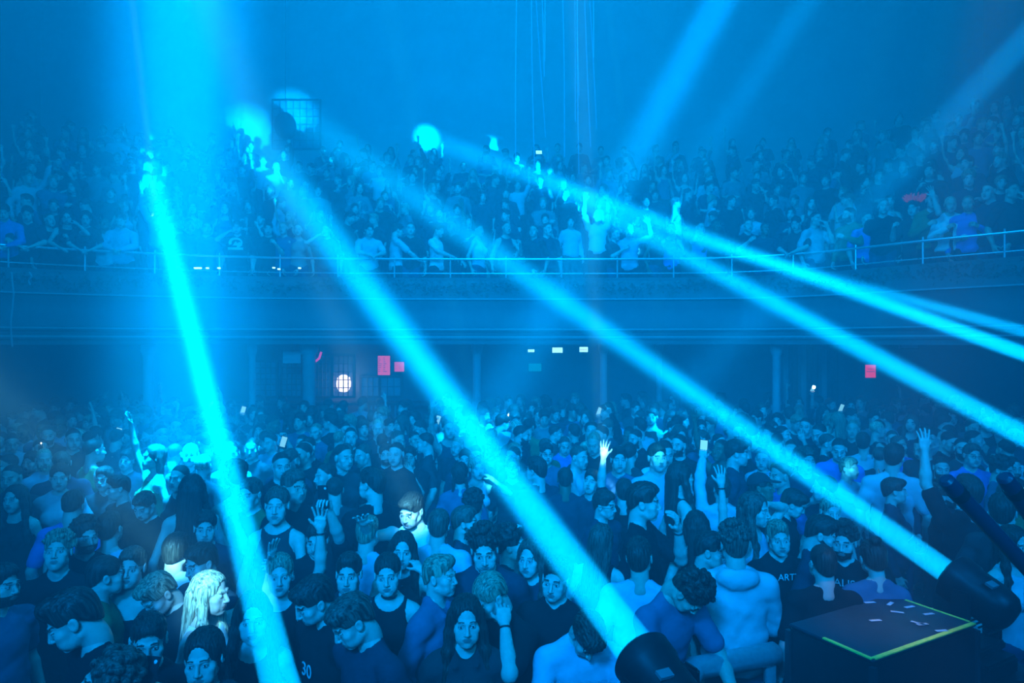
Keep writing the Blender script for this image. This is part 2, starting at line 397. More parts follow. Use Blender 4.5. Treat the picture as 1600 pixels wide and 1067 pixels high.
def torso_arr(sex, arms, h, hh):
    key = ('b', sex, arms, h, hh)
    if key in _arr: return _arr[key]
    J = joints(sex, arms); lo, hi = bounds(J); lo[2] = .86
    F = Field(lo, hi, h); torso_prims(F, sex); arm_prims(F, J, sex == 'm')
    F.rc((0, .03, 1.45), (0, .033, 1.5), .05 if sex == 'm' else .042, None, .03)
    v, q = F.mesh(); P = [(v, q, 0)]
    lk = ('l', h)
    if lk not in _arr:
        L = Field((-.22, -.25, -.01), (.22, .16, 1.06), .028 if h < .03 else .05); leg_prims(L)
        for s in (1, -1): L.rc((s * .105, .03, .05), (s * .12, -.13, .03), .036, .026, .02)
        L.el((0, .012, .96), (.155, .11, .1), .03); _arr[lk] = L.mesh()
    if h < .04: P.append((*_arr[lk], 0))
    for s in (1, -1):
        sh, el, wr, hp, palm = J[s]
        hv, hq = hand(hp, hh, False)
        M = frame(wr - el, palm)
        # the thumb has to point to the body's own side: pick the mirror that puts it up or inward
        t = M @ V(1, 0, 0); want = V(-s, -.3, 1.2) if wr[2] > 1.0 else V(0, -1, 0)
        if t @ want < 0: hv, hq = hand(hp, hh, True)
        P.append((wr + (hv * (.95 if sex == 'm' else .86)) @ M.T, hq, 0))
    _arr[key] = join(P); return _arr[key]
def folds(v, q, amp, seed):
    n = vnormals(v, q); x, y, z = v.T; s = seed * 1.7
    d = np.sin(z * 38 + 9 * x + 5 * np.sin(x * 11 + s)) * np.sin(x * 13 + z * 7 + s) + .7 * np.sin(z * 61 - 23 * x + 14 * y + s * 2) * np.sin(y * 19 + z * 11)
    return v + n * (d * amp)[:, None]
def top_arr(sex, arms, top, h):
    key = ('t', sex, arms, top, h)
    if key in _arr: return _arr[key]
    J = joints(sex, arms); lo, hi = bounds(J); lo[2] = .8; m = sex == 'm'
    F = Field(lo, hi, h)
    g, loose = {'tee': (.013, .014), 'shirt': (.016, .014), 'hoodie': (.026, .02), 'jacket': (.026, .016), 'sweater': (.018, .014),
                'tank': (.009, .006), 'strapless': (.008, .004), 'vest': (.009, .006), 'vneck': (.012, .012), 'dress': (.009, .004)}[top]
    torso_prims(F, sex, g, loose)
    if top in ('tee', 'vneck'): arm_prims(F, J, m, g + .004, .72)
    if top in ('shirt', 'sweater', 'hoodie', 'jacket'): arm_prims(F, J, m, g, 1.93, gf=g * .9)
    if top == 'hoodie':
        F.el((0, .105, 1.46), (.125, .062, .07), .02); F.rc((-.09, .06, 1.475), (-.075, -.04, 1.45), .03, .022, .02); F.rc((.09, .06, 1.475), (.075, -.04, 1.45), .03, .022, .02)
        F.el((0, .07, 1.53), (.075, .05, .04), .012, 'sub')
    if top == 'jacket':
        for s in (1, -1): F.rc((s * .06, .07, 1.5), (s * .055, -.075, 1.42), .02, .014, .012)
    if top == 'shirt':
        for s in (1, -1): F.rc((s * .06, .06, 1.5), (s * .05, -.045, 1.46), .014, .013, .012)
    nk = {'tee': (.07, .062, .055), 'vneck': (.062, .075, .065), 'shirt': (.052, .058, .055), 'hoodie': (.062, .07, .05), 'jacket': (.062, .085, .08), 'sweater': (.066, .062, .05),
          'tank': (.095, .09, .13), 'strapless': (.3, .3, .001), 'vest': (.095, .08, .09), 'dress': (.1, .09, .13)}[top]
    F.el((0, .012 if top != 'jacket' else -.01, 1.52), nk, .008, 'sub')
    if top in ('tank', 'vest', 'dress'):
        for s in (1, -1): F.el((s * (.205 if m else .19), .01, 1.4), (.09, .13, .12), .01, 'sub')
    if top == 'strapless': F.cut(lambda x, y, z: z - 1.33 + 0 * x + 0 * y)
    if top == 'jacket':   # open front
        F.el((0, -.16, 1.15), (.028, .1, .4), .01, 'sub')
    zh = .88 if top not in ('jacket', 'tank') else .92
    F.cut(lambda x, y, z: zh - z + 0 * x + 0 * y)
    v, q = F.mesh(); v = folds(v, q, {'tank': .0008, 'strapless': .0005, 'dress': .0006, 'tee': .0028, 'vneck': .0028}.get(top, .0042), len(key[3]) + len(arms[0]))
    _arr[key] = (v, q, np.zeros(len(q), int)); return _arr[key]
def trouser_arr(h):
    key = ('p', h)
    if key in _arr: return _arr[key]
    F = Field((-.24, -.2, .05), (.24, .2, 1.08), .025 if h < .03 else .055); leg_prims(F, .014); F.el((0, .012, .94), (.172, .126, .1), .03)
    F.cut(lambda x, y, z: np.maximum(z - 1.0, .07 - z) + 0 * x + 0 * y)
    v, q = F.mesh(); v = folds(v, q, .003, 2); _arr[key] = (v, q, np.zeros(len(q), int)); return _arr[key]
def bend(v, lean, side=0.0):
    """lean the upper body forward about the hips"""
    if not lean and not side: return v
    t = np.clip((v[:, 2] - .88) / .3, 0, 1); t = t * t * (3 - 2 * t); a = lean * t; b = side * t
    y, z = v[:, 1], v[:, 2] - .95
    y2 = y * np.cos(a) - z * np.sin(a); z2 = y * np.sin(a) + z * np.cos(a)
    x2 = v[:, 0] * np.cos(b) + z2 * np.sin(b); z3 = -v[:, 0] * np.sin(b) + z2 * np.cos(b)
    return np.stack([x2, y2, z3 + .95], 1)
def rotm(yaw, pitch, roll):
    cy, sy, cp, sp, cr, sr = math.cos(yaw), math.sin(yaw), math.cos(pitch), math.sin(pitch), math.cos(roll), math.sin(roll)
    Rz = np.array([[cy, -sy, 0], [sy, cy, 0], [0, 0, 1]]); Rx = np.array([[1, 0, 0], [0, cp, -sp], [0, sp, cp]]); Ry = np.array([[cr, 0, sr], [0, 1, 0], [-sr, 0, cr]])
    return Rz @ Rx @ Ry
def head_frame(hy, hp, hr, lean):
    """rotation and place of the head in the body's frame (degrees; pitch > 0 looks down)"""
    R = rotm(math.radians(hy), math.radians(hp), math.radians(hr))
    piv = V(0, .03, 1.53); c = piv + R @ (HEAD0 - piv)
    if lean:
        L = rotm(0, lean, 0); c = bend(c[None], lean)[0]; R = L @ R
    return R, c
def person_arrays(sex, arms, hy=0, hp=0, hr=0, lean=0, hvar=0, beard=False, lod=0):
    hb, hh, hd = ((.0125, .0042, .0038), (.018, .0065, .0058), (.052, .017, .015))[lod]
    v, q, m = torso_arr(sex, arms, hb, hh)
    v = bend(v, lean)
    R, c = head_frame(hy, hp, hr, lean)
    hv, hq, hm = head((sex, hvar, beard), hd)
    # the neck stump stays with the shoulders while the skull turns
    t = np.clip((-hv[:, 2] - .09) / .09, 0, 1)[:, None]
    w1 = hv @ R.T + c
    R0, c0 = head_frame(hy * .15, 0, 0, lean); w0 = hv @ R0.T + c0
    w = w1 * (1 - t) + w0 * t
    return join([(v, q, m), (w, hq, hm)])
# ------------------------------------------------------------ materials
def mat(name, col, rough=.7, metal=0.0, noise=0.0, scale=20.0, bump=0.0, bscale=60.0, emit=None, strength=1.0, spec=.3):
    m = bpy.data.materials.new(name); m.use_nodes = True; t = m.node_tree; b = t.nodes['Principled BSDF']
    b.inputs['Base Color'].default_value = (*col, 1); b.inputs['Roughness'].default_value = rough; b.inputs['Metallic'].default_value = metal
    b.inputs['Specular IOR Level'].default_value = spec
    tc = t.nodes.new('ShaderNodeTexCoord') if noise or bump else None
    if noise:
        n = t.nodes.new('ShaderNodeTexNoise'); n.inputs['Scale'].default_value = scale; n.inputs['Detail'].default_value = 3
        t.links.new(tc.outputs['Object'], n.inputs['Vector'])
        r = t.nodes.new('ShaderNodeValToRGB'); r.color_ramp.elements[0].position = .3; r.color_ramp.elements[1].position = .7
        r.color_ramp.elements[0].color = (*[c * (1 - noise) for c in col], 1); r.color_ramp.elements[1].color = (*[min(1, c * (1 + noise)) for c in col], 1)
        t.links.new(n.outputs['Fac'], r.inputs['Fac']); t.links.new(r.outputs['Color'], b.inputs['Base Color'])
    if bump:
        n = t.nodes.new('ShaderNodeTexNoise'); n.inputs['Scale'].default_value = bscale; t.links.new(tc.outputs['Object'], n.inputs['Vector'])
        u = t.nodes.new('ShaderNodeBump'); u.inputs['Strength'].default_value = bump; u.inputs['Distance'].default_value = .01
        t.links.new(n.outputs['Fac'], u.inputs['Height']); t.links.new(u.outputs['Normal'], b.inputs['Normal'])
    if emit:
        b.inputs['Emission Color'].default_value = (*emit, 1); b.inputs['Emission Strength'].default_value = strength
    return m
SKIN = [mat('skin_fair', (.66, .47, .42), .5, noise=.05), mat('skin_medium', (.55, .39, .33), .5, noise=.05), mat('skin_deep', (.22, .13, .09), .45, noise=.05)]
LIP = mat('lips', (.42, .2, .19), .4); EYEW = mat('eye_white', (.65, .65, .66), .3); IRIS = mat('iris', (.015, .015, .018), .2)
def hair_mat(name, col):
    m = mat(name, col, .5, spec=.3); t = m.node_tree; b = t.nodes['Principled BSDF']
    tc = t.nodes.new('ShaderNodeTexCoord'); mp = t.nodes.new('ShaderNodeMapping'); mp.inputs['Scale'].default_value = (150, 60, 9)
    n = t.nodes.new('ShaderNodeTexNoise'); n.inputs['Scale'].default_value = 1.0; n.inputs['Detail'].default_value = 3; n.inputs['Distortion'].default_value = .6
    t.links.new(tc.outputs['Object'], mp.inputs['Vector']); t.links.new(mp.outputs[0], n.inputs['Vector'])
    r = t.nodes.new('ShaderNodeValToRGB'); r.color_ramp.elements[0].position = .38; r.color_ramp.elements[1].position = .62
    r.color_ramp.elements[0].color = (*[c * .35 for c in col], 1); r.color_ramp.elements[1].color = (*[min(1, c * 2.0) for c in col], 1)
    u = t.nodes.new('ShaderNodeBump'); u.inputs['Strength'].default_value = .8; u.inputs['Distance'].default_value = .006
    t.links.new(n.outputs['Fac'], r.inputs['Fac']); t.links.new(r.outputs['Color'], b.inputs['Base Color']); t.links.new(n.outputs['Fac'], u.inputs['Height']); t.links.new(u.outputs['Normal'], b.inputs['Normal'])
    return m
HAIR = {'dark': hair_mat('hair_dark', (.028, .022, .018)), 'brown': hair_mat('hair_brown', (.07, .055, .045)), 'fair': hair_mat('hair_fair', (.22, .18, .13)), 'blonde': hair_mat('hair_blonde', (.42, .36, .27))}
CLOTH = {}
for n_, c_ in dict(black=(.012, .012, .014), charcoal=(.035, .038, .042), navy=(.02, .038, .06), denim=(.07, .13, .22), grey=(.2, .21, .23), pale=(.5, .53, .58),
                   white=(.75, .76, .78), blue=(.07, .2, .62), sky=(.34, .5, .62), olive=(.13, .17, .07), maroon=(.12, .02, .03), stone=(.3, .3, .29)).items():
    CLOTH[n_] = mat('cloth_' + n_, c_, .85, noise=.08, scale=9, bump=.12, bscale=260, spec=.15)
TROUSER = [mat('trouser_black', (.012, .012, .014), .85), mat('trouser_denim', (.03, .05, .11), .85, noise=.15)]
PLASTIC = mat('black_plastic', (.016, .017, .019), .42, noise=.15, scale=30)
STEEL = mat('brushed_steel', (.5, .53, .56), .36, .55, noise=.1, scale=40)
GLOW = mat('phone_light', (1, 1, 1), emit=(.75, .95, 1.0), strength=14)
SCREEN = mat('phone_screen', (.05, .05, .05), .3, emit=(.15, .6, .75), strength=1.6)
GLASSY = mat('clear_plastic', (.6, .7, .75), .15, spec=.6)
INK = mat('white_print', (.7, .72, .75), .6)

# ------------------------------------------------------------ object helpers
def link(o): scene.collection.objects.link(o); return o
def tag(o, label=None, cat=None, group=None, kind=None):
    if label: o['label'] = label
    if cat: o['category'] = cat
    if group: o['group'] = group
    if kind: o['kind'] = kind
    return o
class MB:
    """collects boxes, tubes and lathed shapes for one mesh object"""
    def __init__(s): s.v, s.f = [], []
    def raw(s, v, f): o = len(s.v); s.v += [tuple(x) for x in v]; s.f += [tuple(i + o for i in g) for g in f]; return s
    def box(s, x0, x1, y0, y1, z0, z1, M=None, bev=0.0):
        if bev:
            bm = bmesh_box(x1 - x0, y1 - y0, z1 - z0, bev); c = Vector(((x0 + x1) / 2, (y0 + y1) / 2, (z0 + z1) / 2))
            v = [c + Vector(p) for p in bm[0]]; f = bm[1]
        else:
            v = [Vector(p) for p in ((x0, y0, z0), (x1, y0, z0), (x1, y1, z0), (x0, y1, z0), (x0, y0, z1), (x1, y0, z1), (x1, y1, z1), (x0, y1, z1))]
            f = [(0, 3, 2, 1), (4, 5, 6, 7), (0, 1, 5, 4), (1, 2, 6, 5), (2, 3, 7, 6), (3, 0, 4, 7)]
        if M is not None: v = [M @ p for p in v]
        return s.raw(v, f)
    def tube(s, pts, r, n=12, close=False):
        pts = [Vector(p) for p in pts]; rs = r if isinstance(r, (list, tuple)) else [r] * len(pts)
        up = Vector((0, 0, 1)); v = []; L = len(pts)
        for i, p in enumerate(pts):
            t = (pts[min(i + 1, L - 1)] - pts[max(i - 1, 0)]).normalized() if L > 1 else up
            if close: t = (pts[(i + 1) % L] - pts[i - 1]).normalized()
            a = t.cross(up if abs(t.z) < .95 else Vector((1, 0, 0))).normalized(); b = a.cross(t)
            for k in range(n): v.append(p + (a * math.cos(6.28319 * k / n) + b * math.sin(6.28319 * k / n)) * rs[i])
        f = [(i * n + k, i * n + (k + 1) % n, (i + 1) * n + (k + 1) % n, (i + 1) * n + k) for i in range(L - 1) for k in range(n)]
        if close: f += [((L - 1) * n + k, (L - 1) * n + (k + 1) % n, (k + 1) % n, k) for k in range(n)]
        else: f += [tuple(range(n))[::-1], tuple((L - 1) * n + k for k in range(n))]
        return s.raw(v, f)
    def lathe(s, prof, n=32, M=None):
        """prof: (radius, height) pairs along +Z"""
        v = [Vector((r * math.cos(6.28319 * k / n), r * math.sin(6.28319 * k / n), z)) for r, z in prof for k in range(n)]
        f = [(i * n + k, i * n + (k + 1) % n, (i + 1) * n + (k + 1) % n, (i + 1) * n + k) for i in range(len(prof) - 1) for k in range(n)]
        f += [tuple(range(n))[::-1], tuple((len(prof) - 1) * n + k for k in range(n))]
        if M is not None: v = [M @ p for p in v]
        return s.raw(v, f)
    def build(s, name, m, parent=None, smooth=False, loc=None):
        me = bpy.data.meshes.new(name); me.from_pydata([tuple(x) for x in s.v], [], s.f); me.materials.append(m)
        if smooth:
            me.polygons.foreach_set('use_smooth', [len(p.vertices) == 4 for p in me.polygons])
            try: me.set_sharp_from_angle(angle=math.radians(40))
            except Exception: pass
        me.update(); o = link(bpy.data.objects.new(name, me))
        if parent: o.parent = parent
        if loc is not None: o.location = loc
        return o
def bmesh_box(x, y, z, b):
    import bmesh
    bm = bmesh.new(); bmesh.ops.create_cube(bm, size=1); bmesh.ops.scale(bm, vec=(x, y, z), verts=bm.verts)
    bmesh.ops.bevel(bm, geom=bm.edges[:], offset=b, segments=2, affect='EDGES'); bm.verts.ensure_lookup_table()
    r = ([tuple(v.co) for v in bm.verts], [tuple(v.index for v in f.verts) for f in bm.faces]); bm.free(); return r
def empty(name, loc, rz=0.0):
    o = link(bpy.data.objects.new(name, None)); o.location = loc; o.rotation_euler[2] = rz; o.empty_display_size = .2; return o
def plane_rot(d):
    """matrix whose Z axis is d"""
    return Vector(d).to_track_quat('Z', 'Y').to_matrix().to_4x4()
# ============================================================ the hall
WALLM = mat('dark_plaster', (.10, .11, .12), .9, noise=.2, scale=1.2)
WALLB = mat('gallery_plaster', (.6, .61, .62), .9, noise=.15, scale=.8)
FLOORM = mat('hall_floor', (.03, .03, .032), .6, noise=.2, scale=2)
FASC = mat('fascia_paint', (.13, .14, .15), .65, noise=.12, scale=1.5)
DARKW = mat('dark_wood', (.05, .045, .04), .5, noise=.2, scale=6)
PALE = mat('pale_paint', (.34, .36, .38), .6)
def struct(o): o['kind'] = 'structure'; return o
X0, X1, Y0, Y1, ZC = -14.5, 14.5, -6.0, 21.0, 14.6
struct(MB().box(X0, X1, Y0, Y1, -.2, 0).build('floor', FLOORM))
struct(MB().box(X0, X1, Y0, Y1, ZC, ZC + .2).build('ceiling', WALLM))
struct(MB().box(X0 - .2, X0, Y0, Y1, 0, ZC).build('wall_left', WALLM))
struct(MB().box(X1, X1 + .2, Y0, Y1, 0, ZC).build('wall_right', WALLM))
struct(MB().box(X0, X1, Y1, Y1 + .2, 0, ZC).build('wall_back', WALLB))
struct(MB().box(X0, X1, Y0 - .2, Y0, 0, ZC).build('wall_front', WALLM))
# the rail's line of the horseshoe balcony, from the left arm round to the right arm
RAIL = [(-9.6, 6.2), (-9.0, 8.4), (-8.45, 9.7), (-7.91, 10.56), (-7.2, 11.0), (-6.44, 11.4), (-5.55, 11.8), (-4.5, 12.1), (-3.44, 12.24), (-1.7, 12.34), (0, 12.37), (1.7, 12.36), (3.45, 12.26),
        (4.3, 11.98), (4.9, 11.6), (5.4, 11.1), (5.83, 10.42), (6.35, 9.8), (6.9, 9.22), (7.5, 8.3), (8.1, 7.0), (8.5, 5.5)]
def smooth_line(P, n=3):
    P = [Vector((*p, 0)) for p in P]
    for _ in range(n):
        Q = [P[0]]
        for a, b in zip(P, P[1:]): Q += [a * .75 + b * .25, a * .25 + b * .75]
        P = Q + [P[-1]]
    L = [0]
    for a, b in zip(P, P[1:]): L.append(L[-1] + (b - a).length)
    out, k, N = [], 0, int(L[-1] / .25)
    for i in range(N + 1):
        s = L[-1] * i / N
        while k < len(L) - 2 and L[k + 1] < s: k += 1
        out.append(P[k].lerp(P[k + 1], (s - L[k]) / max(L[k + 1] - L[k], 1e-6)))
    return out
RL = smooth_line(RAIL)
def outward(i):
    t = (RL[min(i + 1, len(RL) - 1)] - RL[max(i - 1, 0)]).normalized(); return Vector((-t.y, t.x, 0))
NRM = [outward(i) for i in range(len(RL))]
def offset_line(d): return [p + n * d for p, n in zip(RL, NRM)]
def loft(name, prof, m, parent=None):
    """sweep a profile of (offset outward, height) along the rail's line"""
    n = len(prof); v, f = [], []
    for p, w in zip(RL, NRM):
        for o, z in prof: q = p + w * o; v.append((q.x, q.y, z))
    for i in range(len(RL) - 1):
        for k in range(n): f.append((i * n + k, (i + 1) * n + k, (i + 1) * n + (k + 1) % n, i * n + (k + 1) % n))
    f += [tuple(range(n)), tuple((len(RL) - 1) * n + k for k in range(n))[::-1]]
    o = MB().raw(v, f).build(name, m, parent); return o
BZ, STEP, DEEP, ROWS = 3.30, .40, .76, 9
balcony = empty('balcony', (0, 0, 0)); balcony['kind'] = 'structure'
o = loft('fascia', [(-.02, 4.02), (.0, 3.96), (.0, 3.12), (-.06, 3.10), (-.06, 3.05), (-.02, 3.03), (-.02, 2.99), (-.1, 2.97), (-.1, 2.91), (-.05, 2.89), (-.05, 2.82), (.25, 2.82), (.25, 4.02)], FASC, balcony)
for zz in (2.94, 3.075, 3.62): loft('moulding', [(-.125, zz), (-.125, zz + .022), (-.0, zz + .022), (-.0, zz)], PALE, balcony)
loft('soffit', [(.2, 2.82), (.2, 2.9), (8, 2.9), (8, 2.82)], WALLM, balcony)
prof = [(.2, 2.95), (.2, BZ)]
for k in range(ROWS + 1): prof += [(.2 + (k + 1) * DEEP - .0, BZ + k * STEP), (.2 + (k + 1) * DEEP, BZ + (k + 1) * STEP)]
prof += [(.2 + (ROWS + 2) * DEEP, BZ + (ROWS + 1) * STEP), (.2 + (ROWS + 2) * DEEP, 2.95)]
loft('tier_floor', prof, FLOORM, balcony)
# railing
railing = empty('balcony_railing', (0, 12.3, 4.0)); tag(railing, 'thin metal railing with slim posts running round the front edge of the balcony', 'railing')
def on_rail(z, off=0): return [p + n * off + Vector((0, -12.3, z - 4.0)) for p, n in zip(RL, NRM)]
MB().tube(on_rail(4.36, .02), .020, 8).build('top_rail', STEEL, railing, True)
MB().tube(on_rail(4.10, .02), .011, 6).build('lower_rail', STEEL, railing, True)
for i in range(3, len(RL) - 1, 4):
    p = on_rail(0, .02)[i]; MB().tube([(p.x, p.y, .02), (p.x, p.y, .42)], .014, 8).build('post', STEEL, railing, True)
# garland of leaves on the fascia
rg = random.Random(3); g = MB()
for i in range(5200):
    k = rg.randrange(len(RL) - 1); t = rg.random(); p = RL[k].lerp(RL[k + 1], t) + NRM[k] * rg.uniform(-.09, -.015)
    z = 3.86 + rg.gauss(0, .07) + .05 * math.sin(k * .5); c = Vector((p.x, p.y, z)); a, b = [Vector((rg.gauss(0, 1), rg.gauss(0, .7), rg.gauss(0, 1))).normalized() * rg.uniform(.02, .045) for _ in (0, 1)]
    g.raw([c - a, c + b * .5, c + a, c - b * .5], [(0, 1, 2, 3)])
tag(g.build('ivy_garland', mat('ivy_leaf', (.05, .08, .06), .5, spec=.5)), 'dark leafy garland hung along the balcony front below the railing', 'garland', kind='stuff')
# wall under the balcony, columns
YB = 14.9
struct(MB().box(-12, 12, YB, YB + .15, 0, 2.82).build('wall_bar', WALLM))
def column(u, d, r, z1=2.82, m=PALE, fl=0):
    p = pix(u, 600, d); c = empty('column', (p.x, p.y, 0)); c['kind'] = 'structure'
    MB().lathe([(r, 0), (r, z1)], 20).build('shaft', m, c, True); MB().lathe([(r * 1.5, 0), (r * 1.5, .25), (r * 1.2, .3)], 20).build('plinth', m, c, True)
    MB().lathe([(r * 1.1, z1 - .2), (r * 1.45, z1 - .12), (r * 1.45, z1)], 20).build('capital', m, c, True)
for u, d, r in ((232, 12.0, .085), (394, 12.6, .06), (483, 12.9, .12), (745, 13.4, .08), (943, 13.4, .07), (1213, 12.2, .07), (1030, 14.5, .06)): column(u, d, r)
for i, u in enumerate((1228, 1243, 1256, 1272, 1288, 1306)):
    p = pix(u, 600, 13.9); struct(MB().box(p.x - .05, p.x + .05, 13.9, 14.05, .1, 2.8).build('trim_%d' % (i + 1), DARKW if i % 2 else PALE))
# leaded windows of the bar
THIN = mat('thin_glass', (.5, .6, .65), .3, spec=.5); THIN.node_tree.nodes['Principled BSDF'].inputs['Alpha'].default_value = .3
PANE = mat('leaded_glass', (.25, .32, .36), .25, noise=.3, scale=3, spec=.6)
def window(n, u0, u1, v0, v1, nx, ny, y=YB, m=PANE, depth=.5):
    a, b = pix(u0, v1, y), pix(u1, v0, y); w = empty('window_%d' % n, (a.x, y, a.z)); w['kind'] = 'structure'
    W, H = b.x - a.x, b.z - a.z; fr = MB()
    fr.box(-.05, 0, -.06, .02, -.05, H + .05).box(W, W + .05, -.06, .02, -.05, H + .05).box(0, W, -.06, .02, -.05, 0).box(0, W, -.06, .02, H, H + .05)
    for i in range(1, nx): fr.box(W * i / nx - .007, W * i / nx + .007, -.045, -.01, 0, H)
    for i in range(1, ny): fr.box(0, W, -.044, -.012, H * i / ny - .007, H * i / ny + .007)
    fr.build('window_frame', DARKW, w); MB().box(0, W, -.02, -.008, 0, H).build('pane', m, w); return w
window(1, 400, 432, 566, 618, 4, 6); window(2, 442, 471, 566, 618, 4, 6); window(3, 492, 516, 556, 618, 4, 5); window(4, 522, 552, 556, 618, 4, 5, YB - .34, THIN)
window(5, 566, 592, 590, 618, 3, 2); window(6, 596, 626, 590, 618, 3, 2); window(7, 428, 500, 158, 232, 7, 6, Y1)
# a lit wall lamp showing through window four, and its bracket
lp = pix(537, 599, YB - .16); wl = empty('wall_lamp', lp); tag(wl, 'glowing white globe lamp behind the panes of the leaded bar window', 'lamp')
MB().lathe([(.01, -.19), (.1, -.17), (.15, -.07), (.155, .03), (.13, .13), (.06, .18), (.01, .19)], 20).build('globe', mat('lamp_globe', (1, 1, 1), emit=(1, .8, .85), strength=5), wl, True)
MB().box(-.02, .02, 0, .14, -.02, .02).box(-.03, .03, .12, .16, -.08, .08).build('bracket', DARKW, wl)
# balusters at the bar counter
bar = empty('bar_balustrade', (-4, YB - .5, 0)); tag(bar, 'dark bar front with pale spindles standing below the leaded windows', 'bar counter')
MB().box(-2.2, 2.3, -.25, .25, 0, 1.18, bev=.01).build('counter', DARKW, bar); MB().box(-2.25, 2.35, -.3, .3, 1.55, 1.6).build('hand_rail', DARKW, bar)
for u in (466, 474, 497, 506, 514, 573, 580, 587, 600, 609, 618, 626):
    x = (u - 800) / F_PX * (YB - .7) + 4; MB().lathe([(.02, 1.18), (.03, 1.25), (.014, 1.33), (.028, 1.45), (.018, 1.55)], 10, Matrix.Translation((x, -.2, 0))).build('spindle', PALE, bar, True)
# boards, screens and lit signs
def board(name, u, v, w, h, d, m, label, cat, bars=None, bm_=None, group=None):
    p = pix(u, v, d); W, H = w / F_PX * d, h / F_PX * d
    e = empty(name, p); tag(e, label, cat, group)
    MB().box(-W / 2 - .015, W / 2 + .015, 0, .05, -H / 2 - .015, H / 2 + .015).build('housing', PLASTIC, e); MB().box(-W / 2, W / 2, -.008, .0, -H / 2, H / 2).build('panel', m, e)
    if bars:
        b = MB()
        for x0, x1, z0, z1 in bars: b.box(x0 * W / 2, x1 * W / 2, -.014, -.008, z0 * H / 2, z1 * H / 2)
        b.build('lettering', bm_, e)
    return e
BOARDP = mat('pale_board', (.55, .6, .63), .6)
board('notice_board', 456, 558, 28, 19, 13.2, BOARDP, 'pale blank square board hanging under the balcony left of the lit window', 'board')
board('notice_board', 1421, 535, 26, 18, 12.0, BOARDP, 'pale blank square board high on the right wall under the balcony', 'board')
PINK = mat('pink_screen', (.1, .02, .04), emit=(1, .1, .3), strength=.85); PINKD = mat('pink_screen_dark', (.05, .01, .02), emit=(.12, .05, .28), strength=.6)
rb = random.Random(4)
rows = lambda n: [(x, min(.9, x + rb.uniform(.2, .6)), .8 - 1.6 * i / n - .05, .8 - 1.6 * i / n + .02) for i in range(n) for x in (-.9, -.1)]
board('menu_screen', 600, 571, 19, 30, 14.4, PINK, 'taller glowing pink screen with dark lines on the wall by the bar', 'screen', rows(8), PINKD)
board('menu_screen', 624, 573, 15, 15, 14.3, PINK, 'smaller glowing pink screen right beside the taller pink screen', 'screen', rows(4), PINKD)
board('pink_sign', 1360, 580, 16, 20, 13.2, mat('neon_pink', (.1, .01, .03), emit=(1, .02, .12), strength=1.0), 'small glowing red-pink box sign on the right under the balcony', 'sign', [(-.8, .8, -.1, .0), (-.6, .7, .3, .38)], PINKD)
LIT = mat('lit_sign', (1, 1, 1), emit=(.35, .9, 1), strength=2.2); LITD = mat('lit_sign_marks', (.02, .1, .15)); REDM = mat('sign_red', (.3, .02, .02), emit=(.8, .1, .1), strength=.6)
board('lit_sign', 830, 548, 10, 4, 13.6, LIT, 'smallest lit white sign, first of three in a row under the balcony', 'sign', [(-.5, -.4, -.6, .6), (-.1, 0, -.6, .6), (.4, .5, -.6, .6)], LITD)
board('lit_sign', 871, 547, 16, 8, 13.6, LIT, 'brightest lit white sign, between the two other lit signs', 'sign')
board('lit_sign', 912, 546, 13, 8, 13.6, LIT, 'lit white sign with a thin red line across its middle', 'sign', [(-.9, .9, -.15, .05)], REDM)
board('wall_screen', 836, 574, 20, 12, 14.6, mat('green_screen', (.02, .1, .1), emit=(.0, .35, .42), strength=.55), 'dim green screen on the far wall below the lit signs', 'screen')
tag(board('lit_sign', 842, 238, 9, 5, 15.2, LIT, 'tiny lit sign high up, hanging where the streamers end', 'sign', [(-.4, -.3, -.8, .8), (.2, .3, -.8, .8)], LITD))
p = pix(502, 550, 13.0); tag(MB().tube([p, p + Vector((-.04, 0, -.12)), p + Vector((-.16, 0, -.22)), p + Vector((-.2, 0, -.5))], .022, 8).build('neon_strip', mat('neon_magenta', (.1, 0, .04), emit=(1, .08, .45), strength=.7)), 'bent pink neon strip over the leaded window beside the thick column', 'neon light')
for u0, v0 in ((312, 419.5), (327, 419.5), (345, 419.5), (430, 419), (438, 421), (470, 419.5)):
    p = pix(u0, v0, 11.72 if u0 < 400 else 12.02); tag(MB().box(p.x - (.06 if u0 == 312 else .02), p.x + (.06 if u0 == 312 else .02), p.y - .09, p.y - .05, p.z - .012, p.z + .012).build('rail_light', mat('rail_led', (1, 1, 1), emit=(.5, .9, 1), strength=2.5)),
        'tiny white light under the balcony railing left of centre', 'light', 'tiny lights under the balcony railing')
